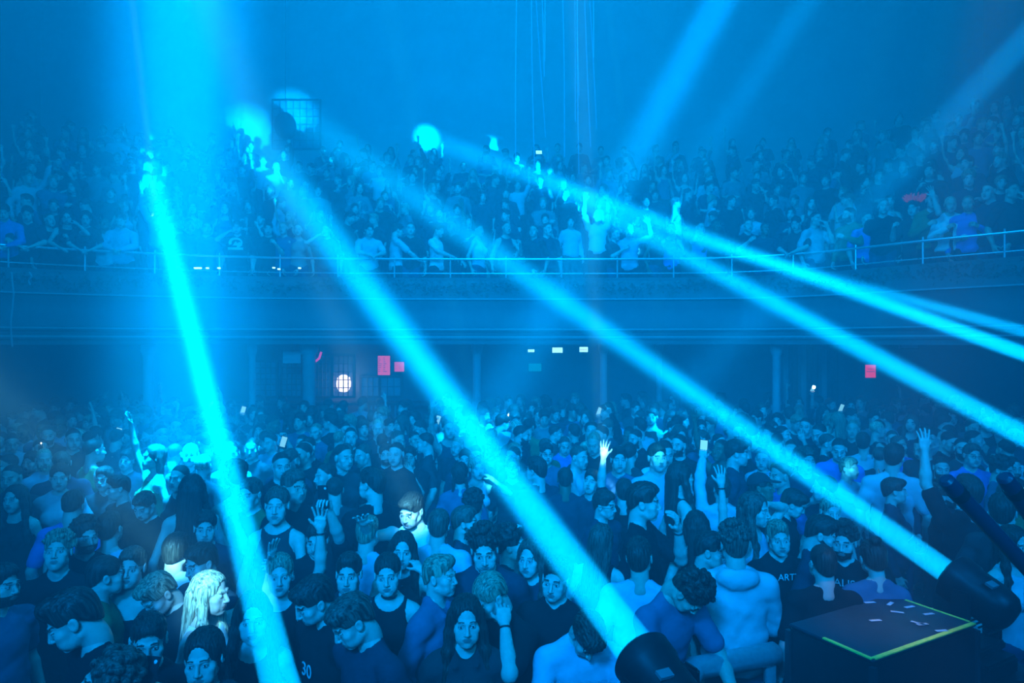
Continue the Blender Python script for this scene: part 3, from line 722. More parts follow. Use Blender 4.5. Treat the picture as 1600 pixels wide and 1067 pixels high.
# the round dark shape before the lattice window, thin streamers, cables
p = pix(446, 197, 19.6); bl = tag(MB().lathe([(.02, -.1), (.25, -.09), (.38, -.04), (.41, 0), (.38, .04), (.25, .09), (.02, .1)], 32, Matrix.Translation(p) @ Matrix.Rotation(math.radians(90), 4, 'X') @ Matrix.Rotation(.45, 4, 'Y') @ Matrix.Diagonal((.75, 1.0, 1, 1))).build('dark_disc', PLASTIC, smooth=True),
    'dark oval disc hanging in front of the bright lattice window above the balcony', 'disc')
MB().tube([p + Vector((0, 0, .35)), Vector((p.x, p.y, ZC))], .01, 6).build('wire', PLASTIC, bl)
STREAM = mat('streamer_foil', (.45, .55, .75), .35, spec=.6); rs = random.Random(11)
for i, (u0, u1, vb) in enumerate(((806, 808, 250), (830, 836, 262), (833, 851, 215), (843, 848, 120), (876, 881, 246), (893, 900, 190), (897, 907, 272), (902, 906, 150), (912, 922, 230), (917, 930, 200), (922, 926, 90), (846, 852, 96))):
    d = 13.6 + rs.uniform(-.6, .9); a = pix(u0, -60, d); a.z = ZC - .0; b = pix(u1, vb, d); a.x = b.x - (u1 - u0) / F_PX * d * 1.6
    pts = [a.lerp(b, t) + Vector((.03 * math.sin(t * 5 + i), 0, 0)) for t in [k / 10 for k in range(11)]]
    tag(MB().tube(pts, .007, 5).build('streamer', STREAM), 'thin foil streamer hanging down from the ceiling above the balcony', 'streamer', 'thin streamers hanging from the ceiling')
for (u, v0, v1, lab) in ((18, 425, 542, 'pale cable hanging down the balcony front at its far left end'), (46, 425, 445, 'short cable end hanging over the garland beside the long pale cable')):
    a, b = pix(u, v0, 10.3), pix(u + 1, v1, 10.3)
    tag(MB().tube([a, a.lerp(b, .3) + Vector((.03, 0, 0)), a.lerp(b, .7) + Vector((-.02, 0, 0)), b], .012, 6).build('hanging_cable', PALE), lab, 'cable')
# ============================================================ things at the stage edge
def moving_head(loc, aim, label, k=1.0, base_z=None):
    """fixture: head pointing at aim, carried by a yoke on a base"""
    e = empty('moving_head_light', loc); d = (Vector(aim) - Vector(loc)).normalized(); R = plane_rot(d)
    tag(e, label, 'stage light')
    h = MB().lathe([(.02, -.24 * k), (.09 * k, -.235 * k), (.13 * k, -.2 * k), (.15 * k, -.12 * k), (.152 * k, .05 * k), (.165 * k, .07 * k), (.17 * k, .17 * k), (.155 * k, .185 * k), (.14 * k, .175 * k), (.12 * k, .15 * k)], 40, R)
    h.build('head', PLASTIC, e, True)
    MB().lathe([(.001, .155 * k), (.11 * k, .155 * k), (.1 * k, .165 * k), (.001, .17 * k)], 32, R).build('lens', mat('lens_glass', (.3, .4, .45), .1, spec=.8), e, True)
    f = MB()
    for i in range(7): f.box(-.1 * k, .1 * k, -.16 * k + .0, -.15 * k, -.2 * k + i * .03 * k, -.19 * k + i * .03 * k, R)
    f.build('cooling_fins', PLASTIC, e)
    MB().box(.03 * k, .11 * k, .14 * k, .158 * k, -.1 * k, -.05 * k, R).build('badge', mat('badge_grey', (.2, .22, .24), .4), e)
    bz = -.36 * k
    y = MB(); ang = math.atan2(d.y, d.x); Y = Matrix.Rotation(ang, 4, 'Z')
    for s in (-1, 1): y.box(-.06 * k, .06 * k, s * .2 * k - .02 * k, s * .2 * k + .02 * k, bz, .05 * k, Y, bev=.012)
    y.box(-.08 * k, .08 * k, -.22 * k, .22 * k, bz - .04 * k, bz + .02 * k, Y, bev=.012); y.build('yoke', PLASTIC, e)
    MB().box(-.17 * k, .17 * k, -.19 * k, .19 * k, bz - .16 * k, bz - .04 * k, Y, bev=.015).build('base', PLASTIC, e)
    return e, bz - .16 * k
mh, bz = moving_head(HEAD_B, AIM_B, 'black moving head light at the bottom edge throwing the middle beam', .78)
zt = HEAD_B.z + bz
sp = empty('light_stand', (HEAD_B.x, HEAD_B.y, 0)); tag(sp, 'black square stand holding the moving head of the middle beam', 'stand')
MB().box(-.16, .16, -.16, .16, zt - .03, zt, bev=.006).build('top_plate', PLASTIC, sp); MB().box(-.05, .05, -.05, .05, .02, zt - .03).build('post', PLASTIC, sp); MB().box(-.22, .22, -.22, .22, 0, .02).build('foot_plate', PLASTIC, sp)
mh2, bz2 = moving_head(HEAD_C, AIM_C, 'black moving head light on the tall box at right throwing the long beam', .88)
zt = HEAD_C.z + bz2
EDGING = mat('dark_edging', (.03, .032, .035), .4)
def case(name, x, y, rz, w, dpt, h, label, cat='case'):
    e = empty(name, (x, y, 0), rz); tag(e, label, cat)
    MB().box(-w / 2, w / 2, -dpt / 2, dpt / 2, .08, h, bev=.012).build('body', PLASTIC, e)
    for sx in (-1, 1):
        for sy in (-1, 1): MB().box(sx * w / 2 - .015, sx * w / 2 + .015, sy * dpt / 2 - .015, sy * dpt / 2 + .015, .08, h - .02).build('corner_edging', EDGING, e)
    for sx in (-1, 1):
        for sy in (-1, 1): MB().lathe([(.04, -.012), (.04, .012)], 14, Matrix.Translation((sx * (w / 2 - .08), sy * (dpt / 2 - .08), .04)) @ Matrix.Rotation(math.radians(90), 4, 'Y')).build('caster', PLASTIC, e, True)
    return e
bx = case('light_box', HEAD_C.x + .03, HEAD_C.y + .18, .12, .56, .7, zt, 'tall black box under the right moving head light')
MB().box(-.05, .05, -.37, -.345, zt - .35, zt - .3, bev=.004).build('handle', STEEL, bx)
# the low case with yellow tape
L_, B_, R_, Q_ = (Vector((pix(u, v, 1.57 * F_PX / (v - 533.5))[:])) for u, v in ((1220, 975), (1397, 930), (1518, 973), (1378, 1030)))
ux = ((B_ - L_) + (R_ - Q_)).normalized(); ctr = (L_ + B_ + R_ + Q_) / 4; ang = math.atan2(ux.y, ux.x)
W_ = ((B_ - L_).length + (R_ - Q_).length) / 2; D_ = ((Q_ - L_).length + (R_ - B_).length) / 2
fc = case('speaker_case', ctr.x, ctr.y, ang, W_, D_, 1.285, 'wide black case with yellow taped edges and paper strips on top', 'case')
MB().box(-W_ / 2, W_ / 2, -D_ / 2, D_ / 2, 1.285, 1.30, bev=.004).build('top_panel', mat('case_top', (.03, .04, .055), .55, noise=.15, scale=8, bump=.1), fc)
TAPE = mat('yellow_tape', (.75, .8, .12), .5, noise=.15, scale=30)
w2, d2 = W_ / 2, D_ / 2
MB().box(-w2 + .02, w2 - .005, -d2 - .002, -d2 + .022, 1.297, 1.3035).build('edge_tape', TAPE, fc)
MB().box(w2 - .014, w2 + .001, -d2 + .03, d2 - .1, 1.297, 1.3035).build('edge_tape', TAPE, fc)
MB().box(-w2 - .002, -w2 + .018, -d2 + .01, -d2 + .01 + D_ * .55, 1.297, 1.3035).build('edge_tape', TAPE, fc)
for hx in (-.2, .2): MB().box(hx - .07, hx + .07, -d2 - .02, -d2 - .002, .85, .93, bev=.004).build('handle', mat('dark_steel', (.1, .1, .11), .4, 1.0), fc)
PAPER = mat('paper_strip', (.45, .55, .68), .7)
for u, v, r in ((1359, 940, .12), (1391, 942, .75), (1402, 955, -.35), (1421, 947, .35), (1368, 968, .15), (1451, 958, .25), (1441, 974, .2), (1434, 972, -.8), (1471, 984, .15)):
    p = pix(u, v, 1.562 * F_PX / (v - 533.5)); M = Matrix.Rotation(r, 4, 'Z')
    tag(MB().box(-.034, .034, -.0105, .0105, 0, .0015, M).build('paper_strip', PAPER, loc=(p.x, p.y, 1.3035)), 'pale confetti strip lying on the black case top', 'confetti', 'confetti strips on the taped black case')
# crowd barrier
ba = empty('crowd_barrier', (0, 0, 0)); tag(ba, 'brushed metal crowd barrier with a broad rounded rail at the front row', 'barrier')
BP = [Vector(p) for p in ((1.53, 3.93, 0), (1.0, 3.74, 0), (.66, 3.15, 0), (.3, 2.35, 0), (-.6, 2.08, 0), (-3.2, 1.95, 0))]
MB().tube([BP[0] + Vector((0, 0, 1.08)), BP[0].lerp(BP[1], .04) + Vector((0, 0, 1.08))] + [p + Vector((0, 0, 1.08)) for p in BP[1:]], [.045] + [.062] * 6, 20).build('rail', STEEL, ba, True)
for a, b in zip(BP, BP[1:]):
    q = a.lerp(b, .1); MB().box(q.x - .03, q.x + .03, q.y - .02, q.y + .02, 0, 1.05, bev=.005).build('upright', STEEL, ba)
    n_ = Vector((-(b - a).y, (b - a).x, 0)).normalized() * .012; c = b
    MB().raw([p + k * n_ + Vector((0, 0, z)) for k in (-1, 1) for p, z in ((a, .12), (c, .12), (c, .92), (a, .92))], [(0, 1, 2, 3), (7, 6, 5, 4), (3, 2, 6, 7), (0, 4, 5, 1), (0, 3, 7, 4), (1, 5, 6, 2)]).build('panel', mat('barrier_panel', (.12, .125, .13), .5, .6), ba)
# slanting dark tubes at the right edge
for (u0, v0, d0, u1, v1, d1, lab) in ((1476, 748, 3.0, 1640, 925, 3.3, 'longer slanting dark tube with a rounded end, rising over the right moving head'),
                                      (1568, 744, 3.0, 1640, 848, 3.2, 'shorter slanting dark tube at the right edge, above the longer tube')):
    a, b = pix(u0, v0, d0), pix(u1, v1, d1); d = (b - a); t = -a.z / d.z; e_ = a + d * t
    tb = MB().tube([a, a + d.normalized() * .012, a + d.normalized() * .05, e_], [.02, .033, .036, .036], 20).build('confetti_tube', mat('tube_paint', (.02, .03, .06), .35, spec=.5), smooth=True)
    tag(tb, lab, 'tube'); MB().tube([a + d.normalized() * .09, a + d.normalized() * .14], .0395, 20).build('collar', PLASTIC, tb, True)
# ============================================================ people
def skinmats(tone, hc): return [SKIN[tone], LIP, HAIR[hc], EYEW, IRIS]
_meshes = {}
def shared(key, fn, slots):
    if key not in _meshes:
        v, q, m = fn(); _meshes[key] = make_mesh(key[0], v, q, m, [SKIN[0]] * slots if slots > 1 else [PLASTIC])
    return _meshes[key]
def put_mats(o, mats):
    for s, m in zip(o.material_slots, mats): s.link = 'OBJECT'; s.material = m
def build_person(sex, hair, hc, top, col, arms, hy, hp, hr, lean, hvar, beard, tone, lod, trousers=0, cap=None):
    hh = (.0054, .0075, .011)[lod]; hb = (.0125, .018, .03)[lod]
    o = link(bpy.data.objects.new('person', shared(('body', sex, arms, hy, hp, hr, lean, hvar, beard, lod), lambda: person_arrays(sex, arms, hy, hp, hr, lean, hvar, beard, lod), 5)))
    put_mats(o, skinmats(tone, hc))
    R, c = head_frame(hy, hp, hr, lean); HM = Matrix.Translation(Vector(c)) @ Matrix(R.tolist()).to_4x4()
    def kid(name, me, mats, M=None):
        k = link(bpy.data.objects.new(name, me)); put_mats(k, mats); k.parent = o
        if M is not None: k.matrix_local = M
        return k
    if hair != 'bald': kid('hair', shared(('hair', hair, lod), lambda: hair_mesh(hair, hh), 1), [HAIR[hc]], HM)
    def t():
        v, q, m = top_arr(sex, arms, top, hb); return bend(v, lean), q, m
    kid({'tee': 't_shirt', 'vneck': 't_shirt', 'tank': 'tank_top', 'vest': 'tank_top', 'strapless': 'strapless_top', 'dress': 'dress'}.get(top, top), shared(('top', sex, arms, top, lean, lod), t, 1), [CLOTH[col]])
    if top == 'jacket':
        def t2():
            v, q, m = top_arr(sex, arms, 'vest', hb); return bend(v, lean), q, m
        kid('inner_top', shared(('inner', sex, arms, lean, lod), t2, 1), [CLOTH['charcoal']])
    def p():
        v, q, m = trouser_arr(hb); return bend(v, lean), q, m
    kid('trousers', shared(('trousers', lean, lod), p, 1), [TROUSER[trousers]])
    if cap: kid('cap', shared(('cap', lod), lambda: cap_mesh((.005, .006, .01)[lod]), 1), [CLOTH[cap]], HM)
    return o, HM, joints(sex, arms)
def copy_person(src):
    c = src.copy(); link(c)
    for ch in src.children:
        k = ch.copy(); link(k); k.parent = c; k.matrix_local = ch.matrix_local.copy()
    return c
def glasses(o, HM):
    g = MB()
    for s in (-1, 1):
        g.tube([(s * .031 + .019 * math.cos(a * .5236), -.1, .0 + .015 * math.sin(a * .5236)) for a in range(12)], .0018, 6, True); g.tube([(s * .05, -.1, .004), (s * .078, -.04, .004), (s * .082, .01, .0)], .0016, 6)
    g.tube([(-.012, -.101, .004), (.012, -.101, .004)], .0016, 6); k = g.build('glasses', PLASTIC, o, True); k.matrix_local = HM
def band(o, J, side, lean, m=None, rr=.032, name='bracelet'):
    sh, el, wr, hp, palm = J[side]; c = wr + (el - wr) * .08; ax = nrm(wr - el); c, e2 = bend(np.array([c, c + ax * .02]), lean)
    R = plane_rot(e2 - c); k = MB().tube([Matrix.Translation(Vector(c)) @ R @ Vector((rr * math.cos(a * .3927), rr * .9 * math.sin(a * .3927), 0)) for a in range(16)], .0055, 8, True).build(name, m or PLASTIC, o, True)
def hand_world(o, J, side, lean, fwd=.085):
    sh, el, wr, hp, palm = J[side]; d = nrm(wr - el); p = wr + d * fwd
    a, b = bend(np.array([p, p + d * .05]), lean); M = o.matrix_world; return M @ Vector(a), ((M @ Vector(b)) - (M @ Vector(a))).normalized(), M.to_3x3() @ Vector(palm)
def phone(o, J, side, lean, label, lit=False, scr=True, tilt=0):
    p, d, pl = hand_world(o, J, side, lean, .09); pl = pl.normalized(); up = (d - pl * d.dot(pl)).normalized()
    e = empty('phone', p + pl * .03); M = Matrix((tuple(up.cross(pl)), tuple(-pl), tuple(up))).transposed().to_4x4(); e.matrix_world = Matrix.Translation(p + pl * .028 + up * .03) @ M
    tag(e, label, 'phone')
    MB().box(-.036, .036, -.004, .004, -.074, .074, bev=.003).build('case', PLASTIC, e)
    MB().box(-.033, .033, .004, .0048, -.068, .068).build('screen', SCREEN if scr else mat('dark_screen', (.01, .01, .012), .15), e)
    MB().lathe([(.001, 0), (.008, .001), (.008, .003), (.001, .004)], 12, Matrix.Translation((.02, -.004, .055)) @ Matrix.Rotation(math.radians(90), 4, 'X')).build('camera_light' if lit else 'camera_lens', GLOW if lit else GLASSY, e)
    if lit:
        l = bpy.data.lights.new('phone_torch', 'POINT'); l.energy = .08; l.color = (.3, .8, 1); l.shadow_soft_size = .01
        lo = link(bpy.data.objects.new('phone_torch', l)); lo.location = e.matrix_world @ Vector((.02, -.03, .055))
    return e
def cup(o, J, side, lean, label):
    p, d, pl = hand_world(o, J, side, lean, .07)
    e = empty('plastic_cup', p + pl.normalized() * .035 - Vector((0, 0, .05))); tag(e, label, 'cup')
    c = MB().lathe([(.028, 0), (.03, .002), (.042, .13), (.044, .133), (.042, .133), (.03, .01), (.0, .008)], 24).build('cup', GLASSY, e, True)
    MB().tube([(.01, 0, .01), (-.02, .005, .2)], .0035, 8).build('straw', mat('straw', (.7, .75, .8)), e, True)
    return e
def text(o, s, size, loc, rot, name='print', m=None, lean=0, font_shear=0):
    c = bpy.data.curves.new(name, 'FONT'); c.body = s; c.size = size; c.align_x = 'CENTER'; c.align_y = 'CENTER'; c.extrude = .0015; c.shear = font_shear
    c.materials.append(m or INK); tmp = link(bpy.data.objects.new(name, c)); me = bpy.data.meshes.new_from_object(tmp); bpy.data.objects.remove(tmp); t = link(bpy.data.objects.new(name, me)); t.parent = o; t.matrix_local = Matrix.Translation(loc) @ rot; return t
FLATX = Matrix.Rotation(math.radians(90), 4, 'X')   # reads from the front (-Y)

PLACED = []      # x, y, u, v, h of every head that is placed
def place(o, u, v, h, yaw, c, floor=0.0):
    """stand the figure on the floor so that its head shows at (u, v); returns its scale"""
    cz = c[2]; s = 1.0
    d = .235 * F_PX / h
    s = ((CAMZ - floor) - (v - 533.5) / F_PX * d) / cz
    s = min(1.07, max(.93, s)); d = (CAMZ - floor - s * cz) * F_PX / (v - 533.5)
    p = pix(u, v, d); a = math.radians(yaw); ox, oy = s * c[0], s * c[1]
    o.location = (p.x - (ox * math.cos(a) - oy * math.sin(a)), p.y - (ox * math.sin(a) + oy * math.cos(a)), floor)
    o.rotation_euler[2] = a; o.scale = (s, s, s)
    PLACED.append((o.location.x, o.location.y, u, v, .235 * F_PX * s / d, d)); return s, d

# u, v, head px, face direction (+ = picture right), extra head turn, head pitch, sex, hair, hair colour, top, top colour, arm on the figure's +X side, arm on -X, lean, beard, tone, label, extras
H = [
 (91, 862, 50, 15, 5, -14, 'm', 'curly', 'fair', 'vneck', 'black', 'down', 'down', 0, 0, 0, 'person in a dark v-neck tee, fair tousled hair, chin raised, by the left edge'),
 (2, 915, 62, 80, 0, 0, 'm', 'crop', 'dark', 'tee', 'denim', 'down', 'down', 0, 1, 0, 'bearded profile in a mid-blue tee cut by the left edge of the photo'),
 (114, 968, 84, -48, -14, 24, 'm', 'quiff', 'dark', 'tee', 'black', 'down', 'down', .1, 0, 0, 'large profile in a black tee with dark swept-up hair, looking down, lower left'),
 (166, 899, 56, 118, 10, 5, 'm', 'buzz', 'dark', 'tee', 'olive', 'down', 'down', 0, 0, 0, 'person in an olive green tee seen from behind, cropped hair, lower left'),
 (205, 886, 54, 8, 5, -2, 'f', 'slick', 'brown', 'strapless', 'black', 'down', 'down', 0, 0, 0, 'person in a straight black strapless top, hair pulled back, facing the camera'),
 (247, 928, 66, -18, -8, 34, 'm', 'quiff', 'fair', 'tee', 'charcoal', 'down', 'waist', .12, 0, 0, 'person with bright swept fair hair looking down, half lit by the white spot'),
 (232, 1000, 62, 22, 4, 10, 'm', 'crop', 'dark', 'tee', 'black', 'phone', 'down', 0, 0, 0, 'person with dark cropped hair holding a dark phone up before the face', 'phoneP'),
 (170, 1068, 55, -66, -4, -12, 'm', 'curly', 'brown', 'tee', 'charcoal', 'down', 'down', 0, 0, 0, 'curly-haired profile facing left with raised chin at the bottom edge'),
 (314, 880, 50, -24, -8, 12, 'm', 'crop', 'dark', 'tee', 'navy', 'down', 'down', 0, 0, 0, 'person with dark cropped hair and white-lit cheek above the blonde profile'),
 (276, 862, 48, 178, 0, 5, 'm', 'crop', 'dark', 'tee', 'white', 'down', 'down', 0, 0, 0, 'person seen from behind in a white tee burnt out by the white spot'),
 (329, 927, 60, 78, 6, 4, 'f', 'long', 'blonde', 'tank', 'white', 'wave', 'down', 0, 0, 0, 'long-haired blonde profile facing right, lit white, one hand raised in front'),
 (319, 1027, 70, 6, 0, 3, 'f', 'long_back', 'dark', 'jacket', 'charcoal', 'down', 'cup', 0, 0, 0, 'person with centre-parted dark hair drinking from a cup at the bottom edge', 'cupN'),
 (437, 897, 54, 10, 8, 0, 'f', 'ponytail', 'fair', 'tank', 'black', 'up', 'waist', 0, 0, 0, 'smiling person inside the left beam, fair hair tied back, one bare arm raised', 'bandP'),
 (490, 938, 72, -44, -10, 24, 'm', 'fringe', 'dark', 'tee', 'black', 'down', 'down', .05, 0, 0, 'person with thick dark fringe facing left in a black tee printed 30', 'print30'),
 (550, 970, 78, -42, -14, 26, 'm', 'parted', 'brown', 'tee', 'navy', 'down', 'down', .12, 0, 0, 'large head with parted brown hair looking down left, navy tee with pale tabs', 'tabs'),
 (545, 896, 54, 2, 2, 2, 'm', 'quiff', 'dark', 'tee', 'charcoal', 'down', 'down', 0, 0, 0, 'person with short dark swept hair facing the camera in a charcoal tee'),
 (496, 842, 48, 4, -4, 14, 'm', 'crop', 'dark', 'tee', 'black', 'phone_up', 'down', 0, 0, 0, 'person with cropped dark hair looking down, holding a phone aloft beside the head', 'phoneP'),
 (606, 897, 62, 4, 0, 2, 'f', 'ponytail', 'dark', 'tank', 'black', 'down', 'down', 0, 0, 0, 'person in a black tank top and black choker, dark hair tied back', 'choker'),
 (688, 900, 58, 62, 8, 0, 'm', 'quiff', 'fair', 'jacket', 'denim', 'down', 'down', 0, 0, 0, 'fair-haired profile facing right in a blue denim jacket'),
 (629, 859, 50, 2, 4, 2, 'f', 'long', 'dark', 'vest', 'charcoal', 'hair', 'down', 0, 0, 0, 'person with long straight dark hair touching it with one hand, behind the choker wearer'),
 (757, 858, 62, 0, 2, 16, 'm', 'curly', 'dark', 'sweater', 'navy', 'down', 'down', 0, 0, 0, 'person in a dark sweater with fluffy dark hair looking down, central'),
 (728, 969, 72, 6, 2, 2, 'f', 'long', 'dark', 'jacket', 'charcoal', 'down', 'down', 0, 0, 0, 'person with long dark hair over an open dark leather jacket, centre front'),
 (764, 930, 70, -42, -10, 24, 'm', 'buzz', 'fair', 'tee', 'black', 'hair', 'waist', .18, 0, 0, 'leaning person in a black tee with a raised fist beside cropped fair hair', 'bandP'),
 (799, 851, 46, 78, 6, -3, 'm', 'curly', 'dark', 'tee', 'navy', 'down', 'down', 0, 0, 0, 'curly dark profile facing right just behind the dark sweater wearer'),
 (830, 871, 46, -22, -4, 2, 'f', 'wavy', 'brown', 'vneck', 'navy', 'down', 'down', 0, 0, 0, 'person with wavy brown hair in a navy v-neck left of the middle beam'),
 (999, 871, 60, 168, -6, 0, 'm', 'crop', 'dark', 'tee', 'sky', 'down', 'down', 0, 0, 1, 'back of a cropped dark head over a light blue tee, right of the middle beam'),
 (1078, 925, 68, 32, 14, 48, 'm', 'curly', 'dark', 'tee', 'denim', 'rail', 'rail', .3, 0, 1, 'curly dark-haired person in a blue tee bent over the crowd barrier'),
 (1147, 850, 60, 174, 0, 5, 'm', 'curly', 'brown', 'hoodie', 'pale', 'waist', 'waist', 0, 0, 0, 'person seen from behind in a pale hoodie at the crowd barrier'),
 (918, 992, 64, 6, 6, 44, 'm', 'fringe', 'dark', 'sweater', 'sky', 'rail', 'rail', .22, 0, 0, 'person in a pale sweatshirt with lowered dark head leaning on the barrier'),
 (1006, 784, 60, 68, 8, 4, 'm', 'crop', 'dark', 'tee', 'black', 'mouth', 'down', 0, 0, 0, 'tall profile facing right in a black tee with one hand at the mouth', 'bandP'),
 (1027, 715, 38, 8, 2, -2, 'm', 'crop', 'dark', 'tee', 'sky', 'down', 'down', 0, 0, 0, 'brightly lit face above a pale tee, standing clear of the crowd right of centre'),
 (924, 753, 36, -24, 0, -10, 'm', 'crop', 'dark', 'tee', 'navy', 'down', 'down', 0, 0, 0, 'person in navy tee with lifted chin left of the white-lit raised arm'),
 (945, 789, 38, 48, 6, 5, 'm', 'crop', 'dark', 'tee', 'navy', 'down', 'down', 0, 0, 0, 'person with glasses facing right behind the tall black-tee profile', 'glasses'),
 (883, 749, 38, 178, 0, 5, 'm', 'buzz', 'dark', 'tee', 'navy', 'down', 'down', 0, 0, 2, 'back of a close-cropped dark head just left of the lifted chin'),
 (854, 709, 32, 4, 4, 0, 'm', 'crop', 'dark', 'tee', 'denim', 'down', 'down', 0, 0, 0, 'person with glasses facing the camera in a blue tee right of the middle beam', 'glasses'),
 (975, 768, 36, 172, 0, 0, 'm', 'fringe', 'dark', 'tee', 'black', 'up_high', 'down', 0, 0, 0, 'person seen from behind raising an arm that is lit pure white'),
 (1064, 745, 42, 96, 8, 0, 'f', 'long', 'dark', 'tank', 'black', 'down', 'down', 0, 0, 0, 'long dark-haired profile facing right, right of the brightly lit face'),
 (1088, 822, 44, 172, 0, 0, 'f', 'long', 'dark', 'tank', 'black', 'down', 'up_high', 0, 0, 0, 'long-haired person from behind with a watch on one straight raised arm', 'bandN'),
 (1128, 765, 36, 176, 0, 0, 'm', 'crop', 'dark', 'shirt', 'pale', 'phone_up', 'down', 0, 0, 0, 'person from behind in a pale shirt holding a lit phone high', 'phoneP'),
 (1152, 708, 42, 66, 8, 4, 'm', 'fringe', 'dark', 'tee', 'navy', 'down', 'down', 0, 0, 0, 'profile facing right in navy tee with thick dark hair below the long beam'),
 (1190, 762, 42, 50, 8, -6, 'm', 'buzz', 'dark', 'tee', 'navy', 'down', 'down', 0, 0, 2, 'person in a dark cap facing right above the person holding the forehead', 'cap'),
 (1180, 797, 50, 42, 6, 2, 'f', 'wavy', 'brown', 'tank', 'sky', 'head', 'down', 0, 0, 0, 'wavy-haired person pressing one hand to the head with the elbow stuck out'),
 (1284, 834, 54, 56, 10, 16, 'm', 'crop', 'dark', 'tee', 'navy', 'down', 'down', .06, 1, 0, 'bearded person in a navy tee looking down right, left of the long beam'),
 (1298, 800, 44, 0, -6, 2, 'f', 'bun', 'fair', 'vest', 'charcoal', 'down', 'down', 0, 0, 0, 'person with tied-up fair hair facing the camera beneath the long beam'),
 (1240, 787, 44, 60, 8, 24, 'm', 'fringe', 'dark', 'tee', 'black', 'down', 'down', .05, 0, 0, 'person in black with a dark mop of hair looking down, next to the bearded one'),
 (1327, 732, 34, 26, 6, 0, 'm', 'crop', 'fair', 'tee', 'pale', 'down', 'phone', 0, 0, 0, 'bright-faced person filming with a phone just above the long beam', 'phoneN'),
 (1349, 692, 30, 150, 0, 0, 'm', 'crop', 'dark', 'tee', 'pale', 'down', 'down', 0, 0, 0, 'person in a pale tee seen from behind, upper right crowd'),
 (1397, 714, 38, 160, -20, 0, 'm', 'fringe', 'dark', 'tee', 'pale', 'down', 'down', 0, 0, 0, 'broad pale tee back with dark thick hair, upper right crowd'),
 (1398, 767, 38, 62, 8, 0, 'f', 'fringe', 'dark', 'shirt', 'navy', 'down', 'down', 0, 0, 0, 'short dark-haired profile facing right in front of the broad pale back'),
 (1519, 712, 34, -4, -4, 0, 'm', 'crop', 'brown', 'tee', 'blue', 'down', 'down', 0, 0, 0, 'person with glasses in a bright blue tee near the right edge', 'glasses'),
 (1476, 774, 42, 50, 6, 0, 'm', 'curly', 'dark', 'tee', 'black', 'down', 'reach', 0, 1, 0, 'bearded curly-haired person in black with a spread hand held out'),
 (1285, 880, 60, 178, 0, 4, 'm', 'buzz', 'dark', 'tee', 'black', 'down', 'down', 0, 0, 0, 'back of a cropped head and bare neck over a black tee behind the taped case'),
 (1364, 872, 58, 172, 0, 8, 'f', 'bun', 'dark', 'tee', 'denim', 'down', 'down', 0, 0, 0, 'person from behind in a blue tee with dark bun beside the taped case'),
 (1216, 840, 52, 6, -10, 5, 'm', 'quiff', 'fair', 'tee', 'black', 'down', 'waist', 0, 0, 0, 'person in a black tee printed ARTT behind the pale hoodie', 'artt'),
 (1318, 846, 50, -26, -8, 6, 'm', 'curly', 'dark', 'tee', 'black', 'down', 'down', 0, 1, 0, 'bearded person in a black tee printed ALIS facing left', 'alis'),
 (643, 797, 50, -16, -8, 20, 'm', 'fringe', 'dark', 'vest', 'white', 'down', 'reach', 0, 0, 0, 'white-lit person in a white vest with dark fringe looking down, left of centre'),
 (686, 820, 52, 172, 4, 0, 'm', 'buzz', 'brown', 'tee', 'sky', 'down', 'down', 0, 0, 0, 'cropped brown head from behind over a pale tee left of the middle beam'),
 (727, 816, 46, 80, 8, 2, 'm', 'crop', 'brown', 'tee', 'navy', 'down', 'down', 0, 1, 0, 'bearded profile facing right with a stud earring beside the pale tee back'),
 (741, 789, 40, 176, 0, 0, 'm', 'curly', 'dark', 'tee', 'charcoal', 'down', 'down', 0, 0, 0, 'dark curly head from behind just above the bearded earring profile'),
 (603, 710, 32, 6, 4, 2, 'm', 'crop', 'dark', 'tee', 'navy', 'down', 'down', 0, 1, 0, 'bearded face in shade left of the one covering the mouth'),
 (640, 714, 32, 2, 0, 4, 'm', 'crop', 'dark', 'tee', 'black', 'mouth', 'down', 0, 0, 0, 'person in black covering the mouth with a hand, far left of the middle beam'),
 (719, 741, 38, 178, 0, 0, 'f', 'braids', 'dark', 'tee', 'denim', 'down', 'down', 0, 0, 0, 'two thick dark braids seen from behind left of the middle beam'),
 (744, 732, 34, 26, 4, -3, 'f', 'bun', 'fair', 'tank', 'pale', 'hair', 'down', 0, 0, 0, 'fair-haired person with a white-lit raised hand touching the middle beam'),
 (801, 731, 34, -4, 0, -16, 'm', 'buzz', 'fair', 'tee', 'charcoal', 'down', 'down', 0, 0, 0, 'person with glasses and head tipped back at the right side of the middle beam', 'glasses'),
 (838, 734, 38, -150, 20, 0, 'm', 'crop', 'dark', 'tee', 'navy', 'down', 'down', 0, 0, 0, 'dark cropped head turned away, in navy, right of the head tipped back'),
 (581, 757, 46, -146, 26, 4, 'm', 'crop', 'dark', 'tee', 'black', 'down', 'down', 0, 0, 0, 'dark cropped head turned away with long bare neck in a black tee, left of centre'),
 (575, 833, 50, 168, 0, 6, 'm', 'crop', 'fair', 'tee', 'sky', 'down', 'down', 0, 0, 0, 'fair cropped head from behind in a pale tee above the choker wearer'),
 (50, 722, 32, -8, 2, 4, 'm', 'crop', 'dark', 'tee', 'black', 'wave', 'down', 0, 0, 0, 'person in black below the bright phone torch, far left', 'torchP'),
 (184, 763, 38, -40, -8, 5, 'm', 'crop', 'dark', 'tee', 'black', 'down', 'down', 0, 0, 0, 'cropped dark head facing left with bare neck above a black tee, left side'),
 (226, 790, 44, -6, 0, 24, 'm', 'slick', 'brown', 'tee', 'black', 'down', 'down', 0, 0, 0, 'person with flat brown hair looking straight down, left side'),
 (198, 719, 30, 6, 0, 0, 'm', 'crop', 'dark', 'tee', 'navy', 'down', 'down', 0, 0, 0, 'small upright face in a navy tee above the cropped head facing left'),
